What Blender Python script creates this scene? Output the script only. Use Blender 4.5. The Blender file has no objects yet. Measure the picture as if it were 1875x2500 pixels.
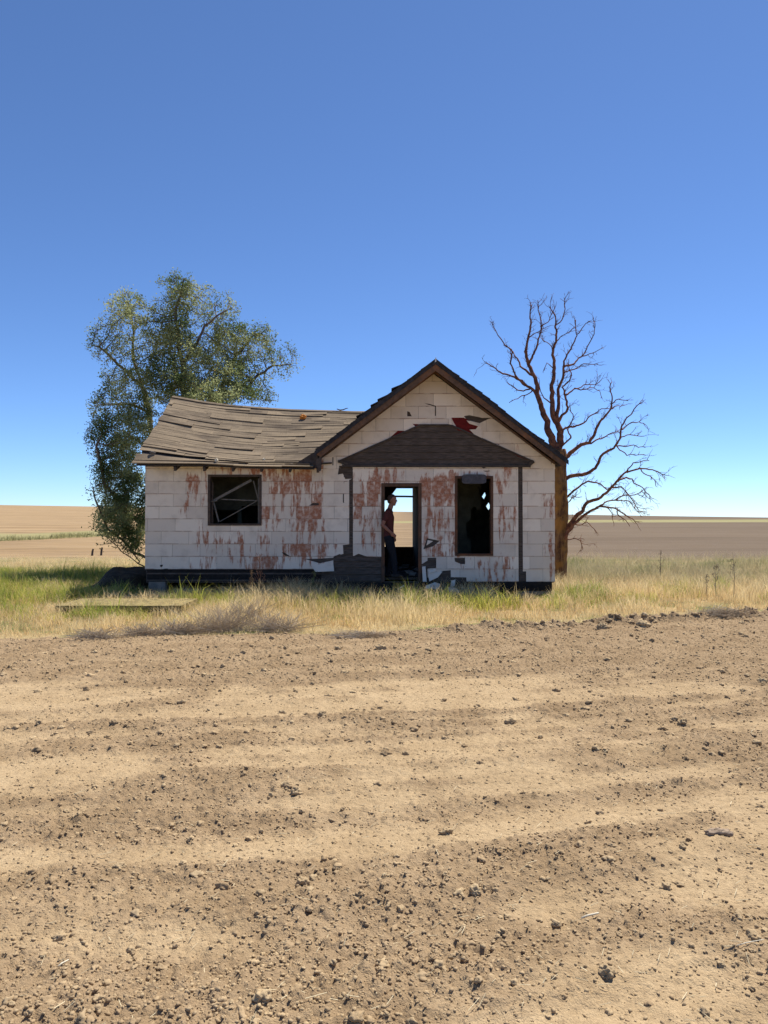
import bpy, math, random
import numpy as np
from mathutils import Vector, Matrix, noise as mnoise
random.seed(7); rng = np.random.default_rng(11)
SC = bpy.context.scene; COL = SC.collection
R = math.radians
# ---------------------------------------------------------------- camera, sky, sun, exposure
CH = 1.73; F = 1878.0
cam = bpy.data.cameras.new('camera'); cam_o = bpy.data.objects.new('camera', cam); COL.objects.link(cam_o)
cam.sensor_fit = 'VERTICAL'; cam.sensor_height = 36.0; cam.lens = 36.0*F/2500.0
cam.clip_start = 0.05; cam.clip_end = 20000
cam_o.location = (0, 0, CH); cam_o.rotation_euler = (R(90)+12/F, 0, 0)
SC.camera = cam_o
SUN_EL, SUN_AZ = R(61), R(40)          # azimuth from +Y towards +X
w = bpy.data.worlds.new('World'); SC.world = w; w.use_nodes = True
nt = w.node_tree; bg = nt.nodes['Background']
sky = nt.nodes.new('ShaderNodeTexSky'); sky.sky_type = 'NISHITA'; sky.sun_disc = False
sky.sun_elevation = SUN_EL; sky.sun_rotation = SUN_AZ
sky.altitude = 2500; sky.air_density = .85; sky.dust_density = 0.5; sky.ozone_density = 10.0
nt.links.new(sky.outputs[0], bg.inputs[0]); bg.inputs[1].default_value = 0.090
sl = bpy.data.lights.new('sun', 'SUN'); sl.energy = 3.9; sl.angle = R(0.53); sl.color = (1, .94, .84)
so = bpy.data.objects.new('sun', sl); COL.objects.link(so)
sd = Vector((math.cos(SUN_EL)*math.sin(SUN_AZ), math.cos(SUN_EL)*math.cos(SUN_AZ), math.sin(SUN_EL)))
so.rotation_euler = sd.to_track_quat('Z', 'Y').to_euler(); so.location = sd*50
SC.view_settings.view_transform = 'Standard'; SC.view_settings.look = 'None'
SC.view_settings.exposure = 0.90; SC.view_settings.gamma = 1.0
# ---------------------------------------------------------------- helpers
def W(px, py, Y): return Vector(((px-937.5)/F*Y, Y, CH+(1262-py)/F*Y))
def tag(o, label=None, cat=None, group=None, kind=None):
    if label: o['label'] = label
    if cat: o['category'] = cat
    if group: o['group'] = group
    if kind: o['kind'] = kind
    return o
def empty(name, loc, label, cat, group=None):
    o = bpy.data.objects.new(name, None); COL.objects.link(o); o.location = loc; o.empty_display_size = .2
    return tag(o, label, cat, group)
def link(o, parent=None):
    COL.objects.link(o)
    if parent is not None:
        bpy.context.view_layer.update()
        o.parent = parent; o.matrix_parent_inverse = parent.matrix_world.inverted()
    return o
class MB:
    def __init__(s): s.v = []; s.f = []; s.c = []
    def add(s, vs, fs, c=(0, 0, 0, 1)):
        n = len(s.v); s.v += [tuple(q) for q in vs]; s.f += [tuple(i+n for i in g) for g in fs]
        if isinstance(c, list): s.c += c
        else: s.c += [c]*len(vs)
    def box(s, lo, hi, M=None, c=(0, 0, 0, 1)):
        vs = [Vector((x, y, z)) for x in (lo[0], hi[0]) for y in (lo[1], hi[1]) for z in (lo[2], hi[2])]
        if M: vs = [M @ q for q in vs]
        s.add(vs, [(0, 1, 3, 2), (4, 6, 7, 5), (0, 4, 5, 1), (2, 3, 7, 6), (0, 2, 6, 4), (1, 5, 7, 3)], c)
    def beam(s, a, b, wd, ht, up=(0, 0, 1), c=(0, 0, 0, 1), rough=0.0):
        a = Vector(a); b = Vector(b); d = (b-a); L = d.length; d.normalize(); up = Vector(up)
        x = d.cross(up)
        if x.length < 1e-4: x = d.cross(Vector((0, 1, 0)))
        x.normalize(); u = x.cross(d); vs = []
        n = 5 if rough else 2
        for i in range(n):
            p = a+d*L*i/(n-1)
            j = Vector((random.uniform(-1, 1), random.uniform(-1, 1), random.uniform(-1, 1)))*rough
            for sx, sz in ((-1, -1), (1, -1), (1, 1), (-1, 1)): vs.append(p+j+x*sx*wd/2+u*sz*ht/2)
        fs = [(0, 1, 2, 3), tuple(4*(n-1)+k for k in (3, 2, 1, 0))]
        for i in range(n-1):
            for k in range(4): fs.append((4*i+k, 4*i+4+k, 4*i+4+(k+1) % 4, 4*i+(k+1) % 4))
        s.add(vs, fs, c)
    def prism(s, pts, d0, d1, M, c=(0, 0, 0, 1)):      # pts 2-D (a,b) -> M@(a,d,b); d0 may be a function of b
        n = len(pts); g = d0 if callable(d0) else (lambda a, b: d0)
        vs = [M @ Vector((a, g(a, b), b)) for a, b in pts]+[M @ Vector((a, d1, b)) for a, b in pts]
        fs = [tuple(range(n)), tuple(range(2*n-1, n-1, -1))]+[(i, n+i, n+(i+1) % n, (i+1) % n) for i in range(n)]
        s.add(vs, fs, (c(pts)*2 if callable(c) else c))
    def tube(s, P, rad, k=6, c=(0, 0, 0, 1)):
        P = [Vector(p) for p in P]; n = len(P); vs = []; up = Vector((.3, .5, .8)).normalized()
        for i in range(n):
            d = (P[min(i+1, n-1)]-P[max(i-1, 0)])
            if d.length < 1e-6: d = Vector((0, 0, 1))
            d.normalize(); x = d.cross(up)
            if x.length < 1e-3: x = d.cross(Vector((1, 0, 0)))
            x.normalize(); y = d.cross(x)
            for j in range(k):
                a = 2*math.pi*j/k; vs.append(P[i]+(x*math.cos(a)+y*math.sin(a))*rad[i])
        fs = [(i*k+j, i*k+(j+1) % k, (i+1)*k+(j+1) % k, (i+1)*k+j) for i in range(n-1) for j in range(k)]
        fs += [tuple(range(k-1, -1, -1)), tuple((n-1)*k+j for j in range(k))]
        s.add(vs, fs, c)
    def build(s, name, mat, parent=None, smooth=False, label=None, fix=False):
        me = bpy.data.meshes.new(name); me.from_pydata(s.v, [], s.f)
        ca = me.color_attributes.new('col', 'FLOAT_COLOR', 'POINT')
        ca.data.foreach_set('color', np.array([q if len(q) == 4 else (*q, 1) for q in s.c], dtype=np.float32).ravel())
        me.materials.append(mat)
        if smooth: me.polygons.foreach_set('use_smooth', [True]*len(me.polygons))
        me.update()
        if fix:
            import bmesh
            bm = bmesh.new(); bm.from_mesh(me); bmesh.ops.recalc_face_normals(bm, faces=bm.faces); bm.to_mesh(me); bm.free()
        o = bpy.data.objects.new(name, me); link(o, parent)
        if label: o['label'] = label
        return o
def mesh_np(name, V, Fq, mat, col=None, smooth=False, attrs=None, nside=4):
    me = bpy.data.meshes.new(name); me.vertices.add(len(V)); me.vertices.foreach_set('co', V.astype(np.float32).ravel())
    nf = len(Fq); me.loops.add(nf*nside); me.loops.foreach_set('vertex_index', Fq.astype(np.int32).ravel())
    me.polygons.add(nf); me.polygons.foreach_set('loop_start', np.arange(nf, dtype=np.int32)*nside)
    me.polygons.foreach_set('loop_total', np.full(nf, nside, dtype=np.int32))
    if smooth: me.polygons.foreach_set('use_smooth', np.ones(nf, dtype=bool))
    me.update(calc_edges=True)
    if col is not None:
        ca = me.color_attributes.new('col', 'FLOAT_COLOR', 'POINT')
        c4 = np.concatenate([col, np.ones((len(col), 1))], 1).astype(np.float32); ca.data.foreach_set('color', c4.ravel())
    for k, a in (attrs or {}).items():
        at = me.attributes.new(k, 'FLOAT', 'POINT'); at.data.foreach_set('value', a.astype(np.float32))
    me.validate(); me.materials.append(mat)
    o = bpy.data.objects.new(name, me); COL.objects.link(o); return o
# 2-D numpy noise
def _h(ix, iy, s):
    n = (ix.astype(np.int64)*374761393+iy.astype(np.int64)*668265263+s*1442695041) & 0xffffffff
    n = ((n ^ (n >> 13))*1274126177) & 0xffffffff
    return ((n ^ (n >> 16)) & 0xffffff)/float(0xffffff)*2-1
def vn(x, y, s=0):
    x = np.asarray(x, float); y = np.asarray(y, float)
    ix = np.floor(x); iy = np.floor(y); fx = x-ix; fy = y-iy
    u = fx*fx*fx*(fx*(fx*6-15)+10); v = fy*fy*fy*(fy*(fy*6-15)+10)
    a = _h(ix, iy, s); b = _h(ix+1, iy, s); c = _h(ix, iy+1, s); d = _h(ix+1, iy+1, s)
    return (a*(1-u)+b*u)*(1-v)+(c*(1-u)+d*u)*v
def fbm(x, y, o=4, s=0, g=.5):
    t = 0; a = 1; n = 0
    for i in range(o): t = t+a*vn(x*2**i+17.3*i, y*2**i-9.1*i, s+i); n += a; a *= g
    return t/n
def sst(a, b, x): t = np.clip((np.asarray(x, float)-a)/(b-a), 0, 1); return t*t*(3-2*t)
# node helpers
class N:
    def __init__(s, name, rough=.9, spec=.2):
        s.m = bpy.data.materials.new(name); s.m.use_nodes = True; s.t = s.m.node_tree
        s.b = s.t.nodes['Principled BSDF']; s.b.inputs['Roughness'].default_value = rough
        s.b.inputs['Specular IOR Level'].default_value = spec; s.out = s.t.nodes['Material Output']
    def n(s, ty, **k):
        q = s.t.nodes.new(ty)
        for a, v in k.items(): setattr(q, a, v)
        return q
    def set(s, sock, v):
        if hasattr(v, 'is_linked') or isinstance(v, bpy.types.NodeSocket): s.t.links.new(v, sock)
        elif isinstance(v, (tuple, list)) and len(v) == 3 and sock.type == 'RGBA': sock.default_value = (*v, 1)
        else: sock.default_value = v
    def pos(s): return s.n('ShaderNodeNewGeometry').outputs['Position']
    def island(s): return s.n('ShaderNodeNewGeometry').outputs['Random Per Island']
    def attr(s, nm, o='Color'): return s.n('ShaderNodeAttribute', attribute_name=nm).outputs[o]
    def map(s, v, sc=(1, 1, 1), rot=(0, 0, 0), loc=(0, 0, 0)):
        q = s.n('ShaderNodeMapping'); s.set(q.inputs[0], v); q.inputs['Scale'].default_value = sc
        q.inputs['Rotation'].default_value = rot; q.inputs['Location'].default_value = loc; return q.outputs[0]
    def noise(s, v, sc, det=4, ro=.6, dist=0):
        q = s.n('ShaderNodeTexNoise'); s.set(q.inputs['Vector'], v); q.inputs['Scale'].default_value = sc
        q.inputs['Detail'].default_value = det; q.inputs['Roughness'].default_value = ro; q.inputs['Distortion'].default_value = dist
        return q.outputs['Fac']
    def ma(s, op, a, b=0.0, clamp=False):
        q = s.n('ShaderNodeMath', operation=op, use_clamp=clamp); s.set(q.inputs[0], a); s.set(q.inputs[1], b); return q.outputs[0]
    def ramp(s, f, a, b, lo=0., hi=1.):
        q = s.n('ShaderNodeMapRange', interpolation_type='SMOOTHSTEP'); s.set(q.inputs[0], f)
        for i, v in enumerate((a, b, lo, hi)): s.set(q.inputs[i+1], v)
        return q.outputs[0]
    def mix(s, f, a, b, mode='MIX'):
        q = s.n('ShaderNodeMix', data_type='RGBA', blend_type=mode)
        s.set(q.inputs[0], f); s.set(q.inputs[6], a); s.set(q.inputs[7], b); return q.outputs[2]
    def sep(s, v): q = s.n('ShaderNodeSeparateXYZ'); s.set(q.inputs[0], v); return q.outputs
    def bump(s, h, st=.5, d=.01):
        q = s.n('ShaderNodeBump'); s.set(q.inputs['Height'], h); q.inputs['Strength'].default_value = st
        q.inputs['Distance'].default_value = d; s.t.links.new(q.outputs[0], s.b.inputs['Normal'])
    def col(s, c): s.set(s.b.inputs['Base Color'], c); return s.m
def wood(name, c1, c2, sc=(1, 1, 1), c3=None):
    n = N(name, .85, .15); p = n.map(n.pos(), sc)
    f = n.noise(p, 5, 6, .65); g = n.noise(n.pos(), 1.7, 3)
    c = n.mix(n.ramp(f, .32, .68), c1, c2)
    c = n.mix(n.ma('MULTIPLY', n.island(), .5), c, tuple(x*.55 for x in c2))
    if c3: c = n.mix(n.ramp(g, .5, .68), c, c3)
    n.bump(f, .6, .01); return n.col(c)
def plain(name, c, var=.3, sc=6, rough=.85):
    n = N(name, rough); f = n.noise(n.pos(), sc, 5, .65)
    n.bump(f, .4, .01); return n.col(n.mix(n.ramp(f, .3, .7), tuple(x*(1-var) for x in c), tuple(min(1, x*(1+var)) for x in c)))
# ---------------------------------------------------------------- ground
def lumps(x, y, f, s, rmin, rmax):      # irregular half-buried clods: domes on a jittered grid
    X = x*f+.35*vn(x*f*1.7, y*f*1.7, s+90); Y = y*f+.35*vn(x*f*1.7+7, y*f*1.7, s+91); ix = np.floor(X); iy = np.floor(Y); h = np.zeros_like(X)
    for dx in (-1, 0, 1):
        for dy in (-1, 0, 1):
            a = ix+dx; b = iy+dy; cx = a+.5+.45*_h(a, b, s); cy = b+.5+.45*_h(a, b, s+1); q = _h(a, b, s+2)*.5+.5
            r_ = rmin+(rmax-rmin)*q**3; d2_ = ((X-cx)**2+(Y-cy)**2)/(r_*r_); h = np.maximum(h, r_*np.sqrt(np.clip(1-d2_, 0, 1)))
    return h/f
EX = [-60, -12, -5.35, -3.07, -.8, 1.7, 3.7, 6.7, 14, 60]; EY = [10.2, 10.2, 10.7, 11.3, 11.3, 12.0, 12.6, 13.5, 15.2, 20]
def edge(x): return np.interp(x, EX, EY)+.16*vn(np.asarray(x)*1.3, 0.3, 5)+.07*vn(np.asarray(x)*5, 0.3, 6)
def bands(x, y):
    v = y-.20*x-.015*x*x+.10*vn(x*.45, y*.3, 31)
    b = vn(v*1.1, x*.12, 21)*.40+vn(v*2.4, x*.16, 22)*.55+vn(v*4.6, x*.2, 27)*.30
    b = b+.20*vn(v*8.3, x*.35, 25)
    r = sst(-.45, .55, b+.45*vn(x*.9, y*1.2, 23)+.3*vn(x*2.7, y*3.1, 24)+.14)
    r = np.clip(.20+.80*r+.50*sst(7.6, 9.6, y)+.30*sst(1.5, 5, x)*sst(4.5, 8, y), 0, 1)
    return b, r
def far_z(x, y):
    t = np.clip((y-35)/365., 0, None); Hh = 4.6-.0168*np.clip(x, -900, 900)
    return np.where(t < 1, t*Hh, Hh-(t-1)*1.5)
def gh(x, y, fine=True):
    x = np.asarray(x, float); y = np.asarray(y, float)
    e = edge(x); fld = sst(.15, -.1, y-e)
    b, r = bands(x, y)
    z = far_z(x, y)
    v = y-.20*x-.015*x*x+.10*vn(x*.45, y*.3, 31)
    z = z+fld*(.020*(r-.4)+.022*vn(v*1.3, x*.1, 41)+.014*vn(v*3.6, x*.2, 43)+.010*np.sin(v*9.5+1.6*vn(x*.5, v, 42))*(.4+.6*vn(x*.4, v*.6, 44)))
    z = z+(1-fld)*.05*fbm(x*.35, y*.35, 3, 51)*sst(120, 60, y)
    bm = np.exp(-((y-e+.22)/.17)**2)*sst(-.5, 2.2, x)      # ploughed-up berm at the grass edge
    z = z+bm*(.10+.06*vn(x*4.2, y*4, 61)+.05*vn(x*11, y*11, 62))
    if fine:
        l1 = fbm(x*6.5, y*6.5, 3, 71); l2 = fbm(x*19, y*19, 3, 75)
        z = z+fld*(r*(.013*l1+.020*np.clip(l2, -.25, 1))+(1-r)*.006*l1+.0035*vn(x*45, y*45, 79)*(.4+r)+.004*l2*(1-r))
        near = (y < 17) & (y > 1)
        if np.ndim(x): lp = np.zeros_like(z); m_n = near & (np.abs(x) < 12); xx_ = x[m_n]; yy_ = y[m_n]; lp[m_n] = lumps(xx_, yy_, 15, 301, .08, .52)*.52+lumps(xx_, yy_, 31, 311, .18, .62)*.62+lumps(xx_, yy_, 55, 321, .2, .6)*.6; z = z+fld*lp*(.22+.85*r)
    return z
xs = np.concatenate([-np.geomspace(3500, 7.0, 95), np.arange(-6.97, -3.0, .017), np.arange(-3.0, 3.0, .0095), np.arange(3.0, 6.98, .017), np.geomspace(7.0, 3500, 95)])
yl = [-300, -100, -30, -8, 0, 1.2]; y = 1.8
while y < 16: yl.append(y); y += .005+.0017*y if y < 14 else .08
while y < 4500: yl.append(y); y += .12+.022*(y-16)
ys = np.array(yl); GX, GY = np.meshgrid(xs, ys); GZ = gh(GX, GY)
nx, ny = len(xs), len(ys); idx = np.arange(nx*ny).reshape(ny, nx)
FQ = np.stack([idx[:-1, :-1], idx[:-1, 1:], idx[1:, 1:], idx[1:, :-1]], -1).reshape(-1, 4)
_, RR = bands(GX, GY); G_E = GY-edge(GX)
def soil_colour(n, r, p):
    f1 = n.noise(p, 2.1, 5, .6); f2 = n.noise(p, 30, 4, .7); f3 = n.noise(p, 9, 4, .7)
    dry = n.mix(n.ramp(f1, .3, .7), (.425, .307, .175), (.515, .382, .225))
    wet = n.mix(n.ramp(f1, .35, .65), (.285, .200, .116), (.365, .263, .158))
    c = n.mix(n.ramp(n.ma('ADD', r, n.ma('MULTIPLY', n.ma('SUBTRACT', f3, .5), .9)), .15, .95), dry, wet)
    return n.mix(n.ramp(f2, .3, .75, 0, .45), c, (.22, .15, .085)), f2
n = N('soil', .97, .08); p = n.pos(); X_, Y_, Z_ = n.sep(p)
c, f2 = soil_colour(n, n.attr('rough', 'Fac'), p)
ge = n.attr('gedge', 'Fac'); nz = n.noise(p, 1.2, 5, .65)
th = n.mix(n.ramp(nz, .35, .65), (.40, .30, .155), (.30, .24, .12)); th = n.mix(n.ramp(n.noise(p, .7, 3), .48, .62), th, (.16, .17, .06))
c = n.mix(n.ramp(n.ma('ADD', ge, n.ma('MULTIPLY', n.ma('SUBTRACT', nz, .5), .5)), -.05, .12), c, th)
# far land
wb = n.noise(n.map(p, (.05, .05, .05)), 1, 4); wob = n.ma('MULTIPLY', n.ma('SUBTRACT', wb, .5), 8)
Yw = n.ma('ADD', Y_, wob)
f_far = n.noise(n.map(p, (.02, .22, .1)), 1, 5, .6)
tan = n.mix(n.ramp(f_far, .3, .7), (.33, .225, .118), (.41, .29, .16))
brn = n.mix(n.ramp(f_far, .35, .65), (.135, .102, .070), (.18, .137, .095))
side = n.ramp(n.ma('ADD', X_, n.ma('MULTIPLY', Y_, -.02)), -8, 12)
fc = n.mix(side, tan, brn)
fc = n.mix(n.ramp(n.noise(n.map(p, (.12, 1.3, 1)), 1, 5, .75), .35, .7, 0, .6), fc, (.12, .085, .055))
L = n.ma('MAXIMUM', n.ma('ADD', n.ma('ADD', 103, n.ma('MULTIPLY', n.ma('MAXIMUM', X_, 0), .34)), n.ma('MULTIPLY', n.ma('MINIMUM', X_, 0), 2.25)), 36); Wd = n.ma('ADD', n.ma('ADD', 19, n.ma('MULTIPLY', n.ma('MINIMUM', X_, 0), -.35)), n.ma('MULTIPLY', n.ma('MAXIMUM', X_, 0), .25))
d0 = n.ma('SUBTRACT', Yw, L); d1 = n.ma('SUBTRACT', n.ma('ADD', L, Wd), Yw)
strip = n.ma('MULTIPLY', n.ramp(d0, 0, 2.5), n.ramp(d1, 0, 5))
fc = n.mix(n.ma('MULTIPLY', strip, .9), fc, n.mix(n.ramp(f_far, .3, .7), (.25, .23, .105), (.32, .285, .14)))
fc = n.mix(n.ramp(Y_, 260, 900, 0, .55), fc, (.27, .20, .13))
c = n.mix(n.ramp(Yw, 29, 34), c, fc)
n.bump(n.ma('ADD', f2, n.noise(p, 90, 3, .7)), .9, .014); M_SOIL = n.col(c)
ground = mesh_np('ground', np.stack([GX, GY, GZ], -1).reshape(-1, 3), FQ, M_SOIL, smooth=True, attrs={'rough': RR.ravel(), 'gedge': np.clip(G_E, -9, 9).ravel()})
tag(ground, 'dry tan ploughed soil running up to the grass and on to the horizon', kind='structure')
def gz(x, y): return float(gh(x, y))
# ---------------------------------------------------------------- 2-D polygon tools
def clip(P, a, b, c):
    o = []; n = len(P)
    for i in range(n):
        p, q = P[i], P[(i+1) % n]; dp = a*p[0]+b*p[1]-c; dq = a*q[0]+b*q[1]-c
        if dp <= 0: o.append(p)
        if (dp < 0 < dq) or (dq < 0 < dp): t = dp/(dp-dq); o.append((p[0]+(q[0]-p[0])*t, p[1]+(q[1]-p[1])*t))
    return o
def area(P): return .5*sum(P[i][0]*P[(i+1) % len(P)][1]-P[(i+1) % len(P)][0]*P[i][1] for i in range(len(P)))
def ccw(P): return P if area(P) > 0 else P[::-1]
def edges(P):
    for i in range(len(P)):
        p, q = P[i], P[(i+1) % len(P)]; a = q[1]-p[1]; b = -(q[0]-p[0]); l = math.hypot(a, b)
        if l > 1e-9: yield a/l, b/l, (a*p[0]+b*p[1])/l       # inside: a x + b y <= c
def subtract(P, H):
    out = []; rem = P
    for a, b, c in edges(ccw(H)):
        o = clip(rem, -a, -b, -c)
        if len(o) > 2 and abs(area(o)) > 2e-5: out.append(o)
        rem = clip(rem, a, b, c)
        if len(rem) < 3: break
    return out
def intersect(P, H):
    for a, b, c in edges(ccw(H)):
        P = clip(P, a, b, c)
        if len(P) < 3: return []
    return P
def tri(P):
    from mathutils.geometry import tessellate_polygon
    P = ccw(P)
    if all((P[(i+1) % len(P)][0]-P[i][0])*(P[(i+2) % len(P)][1]-P[(i+1) % len(P)][1])-(P[(i+1) % len(P)][1]-P[i][1])*(P[(i+2) % len(P)][0]-P[(i+1) % len(P)][0]) > -1e-9 for i in range(len(P))): return [P]
    return [[P[i] for i in t] for t in tessellate_polygon([[Vector((a, b, 0)) for a, b in P]])]
def cut(P, holes):
    ps = [P]
    for H in holes:
        ps = [o for q in ps for o in subtract(q, H)]
    return [q for q in ps if len(q) > 2 and abs(area(q)) > 1e-4]
def rect(x0, x1, z0, z1): return [(x0, z0), (x1, z0), (x1, z1), (x0, z1)]
YW = 17.0
def wp(px, py): q = W(px, py, YW); return (q.x, q.z)
def c1(x, y): return wp(310+x/3.016, 940+y/3.016)
def c2(x, y): return wp(760+x/2.592, 840+y/2.592)
I4 = Matrix.Identity(4)
# ---------------------------------------------------------------- materials of the house
n = N('siding', .6, .3); p = n.pos(); at = n.attr('col'); sp = n.sep(at)   # R rust zone, G height in shingle, B random
rz, vv, rd = sp[0], sp[1], sp[2]
fine = n.noise(p, 3.5, 5, .6); tone = n.mix(rd, (.66, .565, .465), (.82, .715, .59)); tone = n.mix(n.ramp(fine, .45, .75, 0, .5), tone, (.50, .42, .34))
stk = n.noise(n.map(p, (11, 11, 1.9)), 1, 5, .62, .25); stk2 = n.noise(n.map(p, (45, 45, 3)), 1, 3, .7)
m = n.ramp(n.ma('ADD', n.ma('ADD', n.ma('MULTIPLY', n.ma('SUBTRACT', rd, .5), .13), n.ma('ADD', stk, n.ma('MULTIPLY', stk2, .22))), n.ma('MULTIPLY', rz, .22)), .74, .88)
m = n.ma('MULTIPLY', m, n.ramp(rz, .02, .30))
rc = n.mix(n.noise(p, 9, 4), (.25, .070, .028), (.46, .18, .085))
c = n.mix(n.ma('MULTIPLY', m, n.ramp(n.noise(p, 14, 4), .3, .6, .55, .95)), tone, rc)
el = n.ma('MULTIPLY', n.ramp(vv, .10, .0), n.ramp(n.noise(n.map(p, (4, 4, 2)), 1, 4), .35, .62))
c = n.mix(n.ma('MULTIPLY', el, .75), c, (.27, .12, .075))
n.bump(n.ma('ADD', fine, n.noise(n.map(p, (60, 60, 3)), 1, 2)), .25, .004); M_SIDE = n.col(c)
M_CLAP = wood('bare_clapboard', (.046, .034, .027), (.145, .112, .092), (1, 1, 9), (.08, .06, .048))
M_RED = plain('red_paint', (.12, .010, .010), .25, 12)
M_TRIM = wood('brown_trim', (.085, .052, .035), (.17, .10, .065), (2, 2, 2), (.20, .095, .05))
M_DARK = wood('dark_wood', (.050, .040, .036), (.105, .085, .075), (2, 2, 2))
M_SILL = wood('near_black_sill', (.014, .012, .012), (.035, .029, .026), (2, 2, 2))  # sill beams coloured near black, darker than the other dark wood
M_GREYWOOD = wood('grey_wood', (.12, .11, .10), (.22, .20, .18), (3, 3, 3))
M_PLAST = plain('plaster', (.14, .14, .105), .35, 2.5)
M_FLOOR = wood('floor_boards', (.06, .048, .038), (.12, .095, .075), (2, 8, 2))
M_CONC = plain('concrete', (.22, .19, .16), .25, 5)
n = N('weathered_shingle', .9, .1); p = n.pos(); isl = n.island()
f = n.noise(n.map(p, (.9, 20, 20)), 1, 5, .65); f_ = n.noise(n.map(p, (.8, 2.2, 2.2)), 1, 3); g_ = n.noise(n.map(p, (28, 5, 5)), 1, 3)
c = n.mix(n.ramp(f, .3, .7), (.102, .078, .055), (.225, .175, .122)); c = n.mix(n.ramp(isl, 0, 1, 0, .5), c, (.31, .24, .158))
c = n.mix(n.ramp(f_, .5, .72, 0, .65), c, (.075, .058, .045)); c = n.mix(n.ramp(g_, .55, .8, 0, .4), c, (.055, .042, .032))
n.bump(n.ma('ADD', f, g_), .6, .012); M_SHIN = n.col(c)
M_ROOFD = wood('dark_roofing', (.022, .022, .026), (.055, .053, .058), (3, 3, 3))
# ---------------------------------------------------------------- farmhouse
house = empty('farmhouse', (-.7, 17, 0), 'small abandoned farmhouse with chipped white shingle siding and a sagging roof', 'house')
XL, XR, YB = -5.25, 3.75, 22.4
GX0, GZT, SL = 1.10, 5.12, .765           # gable ridge X, top at front, slope
def gable_z(x): return GZT-.235-abs(x-GX0)*SL*.985      # underside line on the wall
win_l = rect(*[c1(597, 0)[0], c1(993, 0)[0], c1(0, 1035)[1], c1(0, 660)[1]])
win_r = rect(*[c2(908, 0)[0], c2(1150, 0)[0], c2(0, 1340)[1], c2(0, 835)[1]])
door = rect(*[c2(443, 0)[0], c2(698, 0)[0], .30, c2(0, 880)[1]])
XJ = wp(785, 0)[0]                          # where the wing meets the gable block
wing_o = rect(XL, XJ, .28, 2.86)
gab_o = [(XJ, .28), (XR, .28), (XR, gable_z(XR)), (GX0, gable_z(GX0)), (XJ, gable_z(XJ))]
holes = [win_l, win_r, door]
# clapboard sheathing (front)
mb = MB(); k = 0; z = .16
while z < 5:
    row = rect(XL-.01, XR+.01, z+.003, z+.146)
    for o in (wing_o, gab_o):
        P = intersect(row, o)
        if P:
            for q in cut(P, holes): mb.prism(q, (lambda a, b, z=z: YW+.006-.021*(1-(b-z)/.15)), YW+.03, I4)
    z += .15
mb.build('clapboard_wall', M_CLAP, house, fix=True)
# inner walls: one shell
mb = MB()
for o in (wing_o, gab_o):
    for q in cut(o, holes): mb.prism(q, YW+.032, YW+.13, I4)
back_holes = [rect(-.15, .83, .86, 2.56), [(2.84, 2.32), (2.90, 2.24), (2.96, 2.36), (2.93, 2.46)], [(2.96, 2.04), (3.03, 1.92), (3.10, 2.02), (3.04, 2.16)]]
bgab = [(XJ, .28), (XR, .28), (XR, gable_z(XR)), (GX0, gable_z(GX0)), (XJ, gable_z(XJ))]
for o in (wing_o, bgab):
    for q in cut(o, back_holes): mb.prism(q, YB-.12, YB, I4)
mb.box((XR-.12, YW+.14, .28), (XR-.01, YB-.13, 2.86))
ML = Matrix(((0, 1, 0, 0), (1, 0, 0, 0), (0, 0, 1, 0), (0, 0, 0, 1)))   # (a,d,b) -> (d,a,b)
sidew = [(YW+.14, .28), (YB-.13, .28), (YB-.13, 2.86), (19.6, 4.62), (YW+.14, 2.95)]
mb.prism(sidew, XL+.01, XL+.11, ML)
mb.build('inner_wall', M_PLAST, house, fix=True)
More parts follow.
